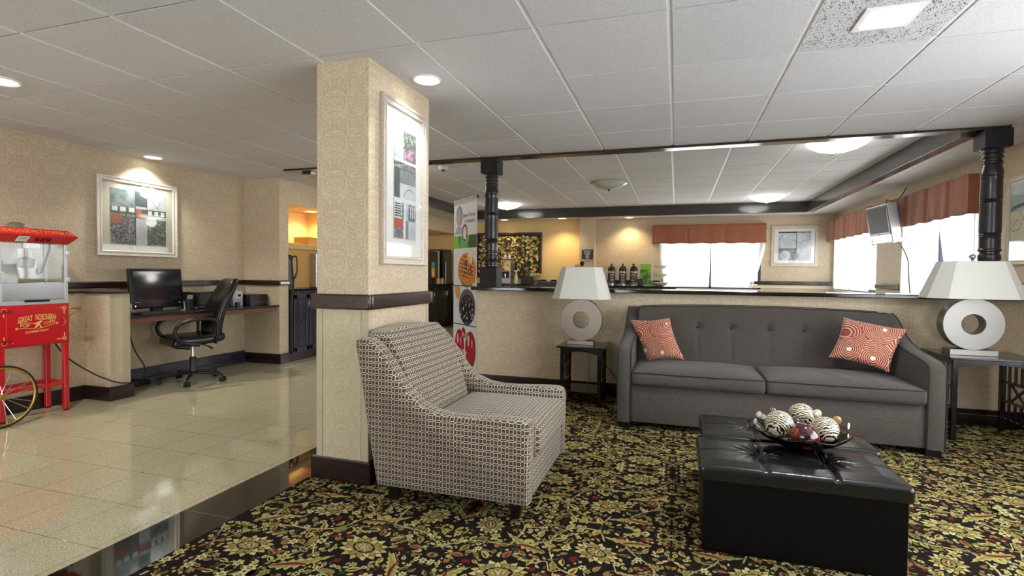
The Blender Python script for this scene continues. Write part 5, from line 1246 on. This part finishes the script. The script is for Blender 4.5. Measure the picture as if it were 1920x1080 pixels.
for y in (2.795, 2.835, 2.875):
    g = MB(); g.add([lo_(y-.012, .2), lo_(y+.012, .2), lo_(y+.014, .7), lo_(y-.010, .7)]+[lo_(y-.010, .25)+nl*.005, lo_(y+.010, .25)+nl*.005, lo_(y+.011, .65)+nl*.009, lo_(y-.009, .65)+nl*.009], [(0, 1, 5, 4), (1, 2, 6, 5), (2, 3, 7, 6), (3, 0, 4, 7), (4, 5, 6, 7)])
    put(g, B).build('switch', C('switchred', 96, 10, 20, .3), r)
put(MB().lathe([(.001, 1.53), (.03, 1.526), (.052, 1.505), (.06, 1.478)], (-4.93, 2.76, 0), 24, sx=1, sy=1.3), B).build('vent_cap', 'chrome', t, smooth=60)
put(MB().tube([(-4.80, 3.03, .845), (-4.80, 3.14, .835), (-4.80, 3.03, .765)], .006, 8).tube([(-5.0, 3.03, .845), (-5.0, 3.14, .835), (-5.0, 3.03, .765)], .006, 8).tube([(-5.0, 3.14, .835), (-4.80, 3.14, .835)], .009, 10), B).build('push_handle', 'brass', t, smooth=60)
wc = Vector((-4.66, 2.502, .229)); R_ = .222
w = put(MB().tube([wc+Vector((0, R_*math.cos(2*PI*i/64), R_*math.sin(2*PI*i/64))) for i in range(64)], .0075, 8, closed=True), B).build('wheel', 'rubber', t, smooth=60)
put(MB().tube([wc+Vector((0, (R_-.012)*math.cos(2*PI*i/64), (R_-.012)*math.sin(2*PI*i/64))) for i in range(64)], .008, 8, closed=True), B).build('wheel_rim', 'brass', w, smooth=60)
m = MB()
for k in range(16):
    a = 2*PI*k/16+.1; m.tube([wc+Vector((.016*(-1)**k, .02*math.cos(a), .02*math.sin(a))), wc+Vector((0, (R_-.014)*math.cos(a+.06*(-1)**k), (R_-.014)*math.sin(a+.06*(-1)**k)))], .002, 5)
put(m, B).build('spokes', 'chrome', w)
put(MB().cyl(wc+Vector((-.028, 0, 0)), wc+Vector((.028, 0, 0)), .02, 20), B).build('hub', 'brass', w, smooth=40)
put(MB().cyl((-4.69, 2.502, .229), (-4.80, 2.58, .229), .008, 10), B).build('axle', 'steel', t)

# ================================================================ ALCOVE ON THE LEFT
def cabinet(name, label, x0, x1, y0, y1, h, mt, doors, axis='x', grp=None, cat='cabinet', hdl=True):
    """faces +X when axis is 'x' (face at x1), faces -Y when axis is 'y' (face at y0)"""
    B = ((x0+x1)/2, (y0+y1)/2, 0); t = thing(name, label, cat, B, 0, grp)
    put(MB().box(x0, x1-.02 if axis == 'x' else x1, y0 if axis == 'x' else y0+.02, y1, .10, h), B).build('body', mt, t)
    put(MB().box(x0, x1-.05 if axis == 'x' else x1, y0 if axis == 'x' else y0+.05, y1, 0, .10), B).build('toe_kick', 'base', t)
    a0, a1 = (y0, y1) if axis == 'x' else (x0, x1); w = (a1-a0)/doors
    def bx(m, p0, p1, z0, z1, d0, d1):
        return m.box(x1-.02+d0, x1-.02+d1, p0, p1, z0, z1) if axis == 'x' else m.box(p0, p1, y0+.02-d1, y0+.02-d0, z0, z1)
    for k in range(doors):
        p0, p1 = a0+k*w+.012, a0+(k+1)*w-.012; m = MB()
        bx(m, p0, p0+.05, .13, h-.05, 0, .018); bx(m, p1-.05, p1, .13, h-.05, 0, .018); bx(m, p0, p1, h-.10, h-.05, 0, .018); bx(m, p0, p1, .13, .18, 0, .018); bx(m, p0+.05, p1-.05, .18, h-.10, 0, .006); bx(m, p0+.075, p1-.075, .205, h-.125, 0, .014)
        d = put(m, B).build('door', mt, t, bevel=.003)
        if hdl:
            c = p1-.03 if k % 2 == 0 else p0+.03; z = h-.17
            pt = lambda o_, zz: (x1-.002+o_, c, zz) if axis == 'x' else (c, y0+.002-o_, zz)
            put(MB().tube([pt(0, z-.045), pt(.02, z-.04), pt(.028, z), pt(.02, z+.04), pt(0, z+.045)], .005, 8), B).build('handle', 'chrome', d, smooth=60)
    return t
cabinet('base_cabinet', 'black wooden base cabinet in the alcove beside the computer desk', -5.29, -4.66, 5.56, 6.16, .91, 'cabblack', 2)
tag(MB().box(-5.295, -4.64, 5.545, 6.61, .91, .94).build('alcove_countertop', 'counter', bevel=.005), 'dark countertop in the warm-lit alcove left of the column', 'countertop')
cabinet('base_cabinet', 'black wooden base cabinet deeper in the alcove, hidden by the column', -5.29, -4.66, 6.165, 6.61, .91, 'cabblack', 1)
t = thing('hot_drink_machine', 'tan drink machine with a steel front on the alcove counter', 'drink machine', (-5.08, 6.13, .94))
MB().box(-.19, .19, -.42, .42, 0, .52).build('body', 'box', t, bevel=.006)
MB().box(-.19, .22, -.44, .44, .52, .60).build('top_cover', C('tan_top', 214, 178, 110, .4), t, bevel=.006)
MB().box(.19, .30, .02, .40, .0, .47).build('steel_front', 'steel', t, bevel=.006)
MB().box(.300, .303, .10, .20, .16, .40).build('control_panel', C('panelgrey', 130, 134, 140, .4), t, bevel=.002)
k = MB(); k.box(.303, .305, .115, .185, .34, .385).box(.303, .305, .115, .185, .20, .25); k.build('buttons', 'blackplastic', t)
MB().cyl((.30, .30, .40), (.33, .30, .36), .014, 12).box(.18, .32, .05, .38, .0, .03).build('spout_tray', 'steel', t, smooth=40)
tag(MB().box(-5.2, -4.95, 6.2, 6.55, 1.541, 1.65).build('cardboard_box', 'box', bevel=.003), 'small tan box lying on top of the drink machine', 'box')
t = thing('coffee_pitcher', 'black coffee pitcher with curved spout just inside the alcove', 'pitcher', (-4.80, 5.63, .94))
MB().lathe([(.001, 0), (.06, .0), (.065, .1), (.05, .26), (.045, .36), (.05, .40), (.03, .44), (.001, .45)], n=28).build('body', 'blackplastic', t, smooth=50)
MB().tube(spline([(.04, 0, .40), (.08, .02, .42), (.10, .03, .38), (.095, .03, .2), (.06, 0, .1)], 5), .011, 8).build('handle', 'blackplastic', t, smooth=60)

# long run of brown cabinets further back
for k, (a, b, lb) in enumerate(((6.76, 7.9, 'brown base cabinet along the left wall, nearest the alcove'), (7.91, 9.2, 'brown base cabinet in the middle of the run along the left wall'), (9.21, 9.86, 'brown base cabinet seen between the column and banner, left doors'), (9.87, 10.47, 'brown base cabinet seen just left of the banner'))):
    cabinet('base_cabinet', lb, -5.29, -4.65, a, b, .90, 'cabbrown', 2, grp='brown base cabinets along the left wall')
tag(MB().box(-5.295, -4.62, 6.75, 10.5, .90, .93).build('side_countertop', 'counter', bevel=.005), 'dark countertop on the brown cabinets left of the banner', 'countertop')
t = thing('tall_hutch', 'dark brown hutch standing on the far left counter', 'hutch', (-5.12, 10.35, .93))
MB().box(-.17, .17, -.75, .05, 0, .70).build('cabinet_body', 'cabbrown', t, bevel=.004)
MB().box(-.17, .17, .06, .14, 0, .71).build('side_post', C('aluminium', 190, 180, 150, .3), t, bevel=.003)
t = thing('glass_door_cooler', 'glass-door drinks cooler between the hutch and the banner', 'cooler', (-5.0, 10.78, .0))
MB().box(-.28, .10, -.22, .22, 0, 1.68).build('cabinet_body', 'blackplastic', t, bevel=.006)
MB().box(.10, .13, -.21, .21, .1, 1.62).build('door', 'screen', t, bevel=.004)
MB().box(.13, .15, -.19, -.16, .8, 1.4).build('door_handle', 'silverplastic', t, bevel=.003)
t = thing('juice_dispenser', 'juice dispenser with a teal and yellow front, left of the glass jars', 'drink dispenser', (-4.76, 9.72, .93))
MB().box(-.1, .04, -.10, .06, 0, .46).build('body', 'blackplastic', t, bevel=.004)
MB().box(.04, .044, -.09, .05, .36, .45).build('teal_sign', C('teal', 40, 170, 140, .4), t); MB().box(.04, .044, -.09, .05, .14, .36).build('drink_photo', m_noise2('orange_drink_photo', [(.4, S(60, 70, 30)), (.5, S(226, 160, 40)), (.65, S(240, 220, 150))], 12, 3), t)
for k, (y, dx) in enumerate(((9.94, 0), (10.05, .03), (10.16, 0), (10.25, .04))):
    t = thing('glass_jar', ['first', 'second', 'third', 'fourth'][k]+' in the row of small glass jars with orange lids, counted from the juice dispenser', 'jar', (-4.74-dx, y, .93), 0, 'glass jars on the far left counter')
    MB().lathe([(.001, 0), (.04, 0), (.042, .01), (.042, .07), (.034, .085), (.034, .09)], n=20).build('jar_glass', m_glassy('jar_glass_%d' % k, (.9, .88, .8, 1), .1) if k == 0 else 'jarg', t, smooth=50) if 0 else MB().lathe([(.001, 0), (.04, 0), (.042, .01), (.042, .07), (.034, .085)], n=20).build('jar_glass', C('jar_fill', 196, 160, 120, .2), t, smooth=50)
    MB().lathe([(.036, .086), (.038, .09), (.036, .105), (.02, .118), (.001, .12)], n=20).build('lid', C('orange_lid', 224, 140, 50, .4), t, smooth=50)

# ================================================================ BACK WALL COUNTER
CT = .945
xs = [-4.6, -3.45, -2.3, -1.15, 0.0]
for k in range(4): cabinet('base_cabinet', ['dark base cabinet under the carved leaf panel, far left', 'dark base cabinet under the right end of the carved leaf panel', 'dark base cabinet below the no smoking sign', 'dark base cabinet below the three airpots'][k], xs[k]+.005, xs[k+1]-.005, 10.45, 10.83, CT-.03, 'cabbrown', 2, 'y', 'dark base cabinets along the back wall')
tag(MB().box(-4.62, -1.94, 10.40, 11.07, CT-.03, CT).box(-1.94, -1.61, 10.40, 10.835, CT-.03, CT).box(-1.61, .02, 10.40, 10.99, CT-.03, CT).build('back_countertop', 'counter', bevel=.005), 'dark countertop along the back wall under the airpots', 'countertop')
# carved leaf panel
t = thing('carved_leaf_panel', 'large framed panel of gold and green leaves on the back wall behind the post', 'wall art', (-3.565, YB-.001, 1.565))
w, h = 1.54, 1.0
vs, fs = [], []; pf = [(0, 0), (0, -.05), (.012, -.055), (.045, -.05), (.05, -.03), (.05, 0)]
for d_, y in pf:
    for sx, sz in ((-1, -1), (1, -1), (1, 1), (-1, 1)): vs.append((sx*(w/2-d_), y, sz*(h/2-d_)))
for i in range(len(pf)-1):
    for k in range(4): fs.append((i*4+k, i*4+(k+1) % 4, (i+1)*4+(k+1) % 4, (i+1)*4+k))
MB().add(vs, fs).build('frame', C('panel_frame', 62, 34, 22, .35), t)
MB().box(-w/2+.045, w/2-.045, -.012, -.001, -h/2+.045, h/2-.045).build('backing', C('panel_back', 38, 34, 20, .7), t)
g = MB(); rnd = random.Random(11); names = ['lf_y', 'lf_c', 'lf_o', 'lf_g', 'lf_r', 'lf_d']
for n_, c in zip(names, ((222, 190, 70), (226, 216, 168), (156, 146, 84), (52, 78, 48), (150, 84, 44), (84, 78, 48))): C(n_, *c, .5)
for k in range(620):
    x, z = rnd.uniform(-w/2+.08, w/2-.08), rnd.uniform(-h/2+.08, h/2-.08); L, W2_ = rnd.uniform(.05, .12), rnd.uniform(.02, .045); a = rnd.uniform(0, 6.28); c, s = math.cos(a), math.sin(a); y = -.013-rnd.random()*.014
    pts = []; 
    for i in range(7): u = i/6; pts.append((L*(u-.5), W2_*math.sin(PI*u)*.5))
    pts += [(p[0], -p[1]) for p in pts[-2:0:-1]]
    P = [(x+p[0]*c-p[1]*s, z+p[0]*s+p[1]*c) for p in pts]
    if any(abs(p[0]) > w/2-.05 or abs(p[1]) > h/2-.05 for p in P): continue
    b = len(g.v); g.add([(p[0], y+.004*math.sin(i), p[1]) for i, p in enumerate(P)], [tuple(range(len(P)))], rnd.choice((0, 0, 1, 1, 2, 2, 3, 4, 5)))
for k in range(46):
    x, z = rnd.uniform(-.6, .6), rnd.uniform(-.38, .38); a = rnd.uniform(0, 6.28); P = [(x, -.030, z)]
    for i in range(4): a += rnd.uniform(-.5, .5); x = max(-.7, min(.7, x+.06*math.cos(a))); z = max(-.43, min(.43, z+.06*math.sin(a))); P.append((x, -.030, z))
    g.tube(P, .004, 5, 6)
g.build('leaf_relief', names+[C('branch', 48, 28, 20, .5)], t)
# sign
t = thing('no_smoking_sign', 'small brown sign on the pilaster above the left table lamp', 'sign', (-1.762, 10.839, 1.573))
MB().box(-.118, .118, -.012, -.001, -.1, .1).build('plate', C('sign_brown', 52, 36, 34, .4), t, bevel=.004)
g = MB()
for s_, z in (('Thank You', .068), ('For Not', .038), ('Smoking', .008)): text_mesh(g, s_, .036, lambda a, b, z=z: (a, -.0128, z+b), 0, .0006)
n = 24
for i in range(n):
    a, b = 2*PI*i/n, 2*PI*(i+1)/n; g.add([(.036*math.cos(q)*r_, -.0128, -.052+.036*math.sin(q)*r_) for q, r_ in ((a, .75), (a, 1), (b, 1), (b, .75))], [(0, 1, 2, 3)])
g.add([(-.016, -.0128, -.058), (.016, -.0128, -.058), (.016, -.0128, -.050), (-.016, -.0128, -.050)], [(0, 1, 2, 3)]); g.add([(-.022, -.013, -.034), (-.018, -.013, -.030), (.022, -.013, -.070), (.018, -.013, -.074)], [(0, 1, 2, 3)])
g.build('sign_lettering', 'paper', t)
# airpots
t0 = thing('airpot', '', 'airpot', (0, 0, 0), 0, 'coffee airpots on the back counter')
MB().lathe([(.001, 0), (.072, 0), (.072, .035), (.066, .04), (.070, .05), (.072, .27), (.066, .285)], n=28).build('body', 'steel', t0, smooth=40)
g = MB().lathe([(.0735, .075), (.0735, .245)], n=28, cap=False); g.build('wrap_label', C('airpot_label', 60, 50, 48, .4), t0, smooth=60)
g = MB(); 
for z, a0, a1 in ((.20, -2.2, -1.0), (.15, -2.0, -1.3), (.10, -2.1, -1.1)):
    g.sheet(lambda u, v, z=z, a0=a0, a1=a1: (.0742*math.cos(a0+(a1-a0)*u), .0742*math.sin(a0+(a1-a0)*u), z+.02*v), 8, 1)
g.build('label_print', 'a_pale', t0, smooth=60)
MB().lathe([(.066, .285), (.076, .29), (.076, .315), (.07, .345), (.055, .375), (.04, .385), (.001, .387)], n=28).build('lid', C('espresso_lid', 44, 26, 24, .3), t0, smooth=40)
MB().lathe([(.02, .385), (.018, .43), (.001, .432)], n=16).box(-.014, .014, -.075, .0, .40, .435).build('pump', C('espresso_lid', 44, 26, 24, .3), t0, smooth=40, bevel=.003)
MB().tube([(0, -.06, .345), (0, -.10, .335), (0, -.105, .30)], .008, 8).build('spout', 'blackplastic', t0, smooth=60)
for k, (x, z, lb) in enumerate(((-1.235, .25, 'leftmost of the three coffee airpots on the back counter'), (-1.012, 0, 'middle of the three coffee airpots on the back counter'), (-.80, -.2, 'rightmost of the three coffee airpots, next to the green display'))):
    if k == 0: t0.location = (x, 10.6, CT); t0.rotation_euler = (0, 0, z); t0['label'] = lb
    else: dup(t0, (x, 10.6, CT), z, lb)
t = thing('tea_display', 'bright green tea display standing on the back counter', 'display', (-.575, 10.62, CT))
MB().box(-.103, .103, -.012, .012, .0, .43).build('green_panel', C('lime', 150, 196, 50, .35), t, bevel=.003)
MB().box(-.103, .103, -.0135, -.012, .03, .32).build('leaf_photo', m_noise2('green_leaf_photo', [(.35, S(28, 92, 60)), (.5, S(70, 130, 70)), (.62, S(150, 200, 60))], 9, 3, .4), t)
MB().box(-.103, .103, -.10, .04, 0, .012).build('base', 'whiteplastic', t, bevel=.003)
tag(MB().box(-.72, -.60, 10.41, 10.50, CT, CT+.14).build('black_bin', 'blackplastic', bevel=.006), 'small black bin in front of the green tea display', 'bin')
t = thing('tiered_stand', 'three-tier wire stand of pale bowls left of the far window', 'tiered stand', (-.29, 10.62, CT))
for x in (-.16, .16): MB().tube([(x, 0, .0), (x, 0, .42), (x*.9, 0, .43)], .005, 8).build('upright', C('wire_white', 230, 228, 222, .4), t, smooth=60)
for z, r in ((.03, .15), (.20, .135), (.36, .13)):
    b = MB().lathe([(.001, z-.03), (r*.45, z-.028), (r*.8, z), (r, z+.04), (r*.95, z+.04), (r*.75, z+.006), (.001, z-.02)], n=28, sy=.7).build('bowl', C('pale_bowl', 214, 216, 196, .25), t, smooth=40)
    MB().tube([(-.16, 0, z+.03), (.16, 0, z+.03)], .004, 6).build('cross_wire', 'wire_white', b)
m = MB(); r_ = random.Random(4)
for k in range(16): m.obox((-.29+r_.uniform(-.085, .085), 10.62+r_.uniform(-.05, .05), CT+.055+r_.uniform(-.01, .015)), .035, .03, .02, r_.uniform(0, 3), r_.uniform(-.5, .5))
o = m.build('snack_packets', C('creamer', 200, 206, 150, .4)); tag(o, 'pale packets heaped in the lowest bowl of the tiered stand', 'packets'); o['kind'] = 'stuff'
# hot juice machine and things behind the left post
t = thing('juice_machine', 'steel juice machine with a food photo front, right of the left post', 'drink dispenser', (-3.45, 10.68, CT))
MB().box(-.105, .105, -.12, .2, 0, .50).build('body', 'steel', t, bevel=.005)
MB().box(-.08, .08, -.124, -.12, .27, .47).build('front_photo', m_noise2('juice_photo', [(.4, S(160, 60, 30)), (.5, S(230, 180, 70)), (.6, S(240, 226, 170))], 10, 3, .4), t)
MB().box(-.08, .08, -.124, -.12, .12, .26).build('dispense_bay', 'blackplastic', t); MB().cyl((0, -.14, .21), (0, -.14, .14), .014, 12).build('tap', 'chrome', t, smooth=40)
MB().box(-.11, .11, -.125, .2, .50, .525).build('top_trim', C('trimred', 190, 60, 50, .4), t)
for k, x in enumerate((-.045, .05)):
    o = MB().lathe([(.001, 0), (.032, 0), (.034, .05), (.026, .075), (.014, .085), (.014, .1), (.001, .1)], n=20).build('white_bottle', 'whiteplastic', smooth=40); o.location = (-3.45+x, 10.66, CT+.525)
    tag(o, ['left', 'right'][k]+' small white bottle on top of the steel juice machine', 'bottle')
t = thing('spray_bottle', 'pale spray bottle on the back counter right of the juice machine', 'bottle', (-3.235, 10.62, CT))
MB().lathe([(.001, 0), (.045, 0), (.05, .05), (.042, .12), (.02, .2), (.012, .23), (.012, .26)], n=20).build('bottle', C('pale_bottle', 216, 206, 150, .3), t, smooth=50)
MB().box(-.045, .03, -.01, .01, .26, .285).build('trigger_head', 'whiteplastic', t, bevel=.004)
tag(MB().box(-3.10, -2.88, 10.52, 10.70, CT, CT+.16).build('napkin_box', 'blackplastic', bevel=.006), 'black napkin box in front of the gold-edged card', 'box')
t = thing('card_holder', 'gold-edged card standing behind the black napkin box', 'card', (-2.85, 10.78, CT))
MB().box(-.13, .13, -.006, .006, 0, .22).build('frame', C('goldcard', 206, 190, 120, .4), t, bevel=.002); MB().box(-.105, .105, -.008, -.006, .03, .19).build('card_face', m_noise2('card_print', [(.4, S(60, 60, 50)), (.6, S(180, 160, 110))], 20, 3), t)
t = thing('condiment_tray', 'long black tray with three steel lids on the back counter', 'tray', (-2.42, 10.62, CT))
MB().box(-.33, .33, -.12, .12, .0, .06).build('tray_body', 'blackplastic', t, bevel=.006); MB().box(-.33, .33, -.12, .12, .10, .112).build('cover_rim', C('cream_rim', 206, 200, 170, .3), t)
for x in (-.22, 0, .22): MB().lathe([(.001, .1), (.05, .092), (.075, .06), (.08, .055)], (x, 0, 0), 20, cap=False).build('steel_lid', 'steel', t, smooth=60)
tag(MB().box(-4.14, -3.98, 10.55, 10.7, CT, CT+.10).build('snack_box', 'box', bevel=.003), 'small kraft box on the back counter left of the turned post', 'box')
tag(MB().box(-2.0, -1.86, 10.72, 10.83, CT, CT+.42).build('paper_bag', 'box', bevel=.004), 'tan paper bag behind the left lamp shade beside the pilaster', 'bag')

# ================================================================ TELEVISION
t = thing('television', 'wall-mounted silver television tilted down between the two rust valances', 'television', (2.50, 7.80, 1.84), -PI/2); t.rotation_euler = (.16, 0, -PI/2+.10)
MB().box(-.29, .29, -.05, .06, -.25, .24).build('case', 'silverplastic', t, bevel=.012, segs=3)
MB().box(-.275, .275, -.054, -.05, -.14, .225).build('bezel', C('tv_bezel', 58, 58, 62, .3), t, bevel=.003)
MB().box(-.24, .24, -.056, -.054, -.11, .205).build('screen', 'tvscreen', t)
MB().box(-.25, -.21, -.052, -.05, -.215, -.2).box(-.02, .02, -.0565, -.054, -.134, -.122).build('badge', C('badge', 60, 60, 66), t)
MB().box(-.27, -.15, .06, .12, -.12, .1).build('mount_plate', 'blackplastic', t, bevel=.004); MB().tube([(-.24, .11, 0), (-.26, .27, .02)], .02, 12).build('mount_arm', 'blackplastic', t, smooth=60)
tag(MB().tube(spline([(2.58, 7.52, 1.60), (2.62, 7.48, 1.5), (2.66, 7.46, 1.38), (2.66, 7.43, 1.25), (2.68, 7.46, 1.12), (2.70, 7.45, .9)], 6), .006, 6).build('hanging_cable', C('cordgrey', 70, 70, 70), smooth=60), 'dark cord hanging down from the television', 'cord')
tag(MB().tube(spline([(2.60, 7.52, 1.68), (2.76, 7.46, 1.5), (2.793, 7.46, 1.3), (2.793, 7.45, 1.1), (2.793, 7.46, .9)], 6), .003, 6).build('antenna_cable', C('cordgrey', 70, 70, 70), smooth=60), 'thin cable hanging beside the thicker television cord', 'cable')
tag(MB().tube(spline([(2.72, 8.06, 2.02), (2.66, 8.12, 2.12), (2.60, 8.02, 2.17), (2.62, 7.9, 2.14), (2.70, 7.86, 2.18), (2.76, 7.84, 2.30)], 6), .006, 6).build('coiled_cable', C('cordgrey', 70, 70, 70), smooth=60), 'dark cable loop above the television at the valance end', 'cable')
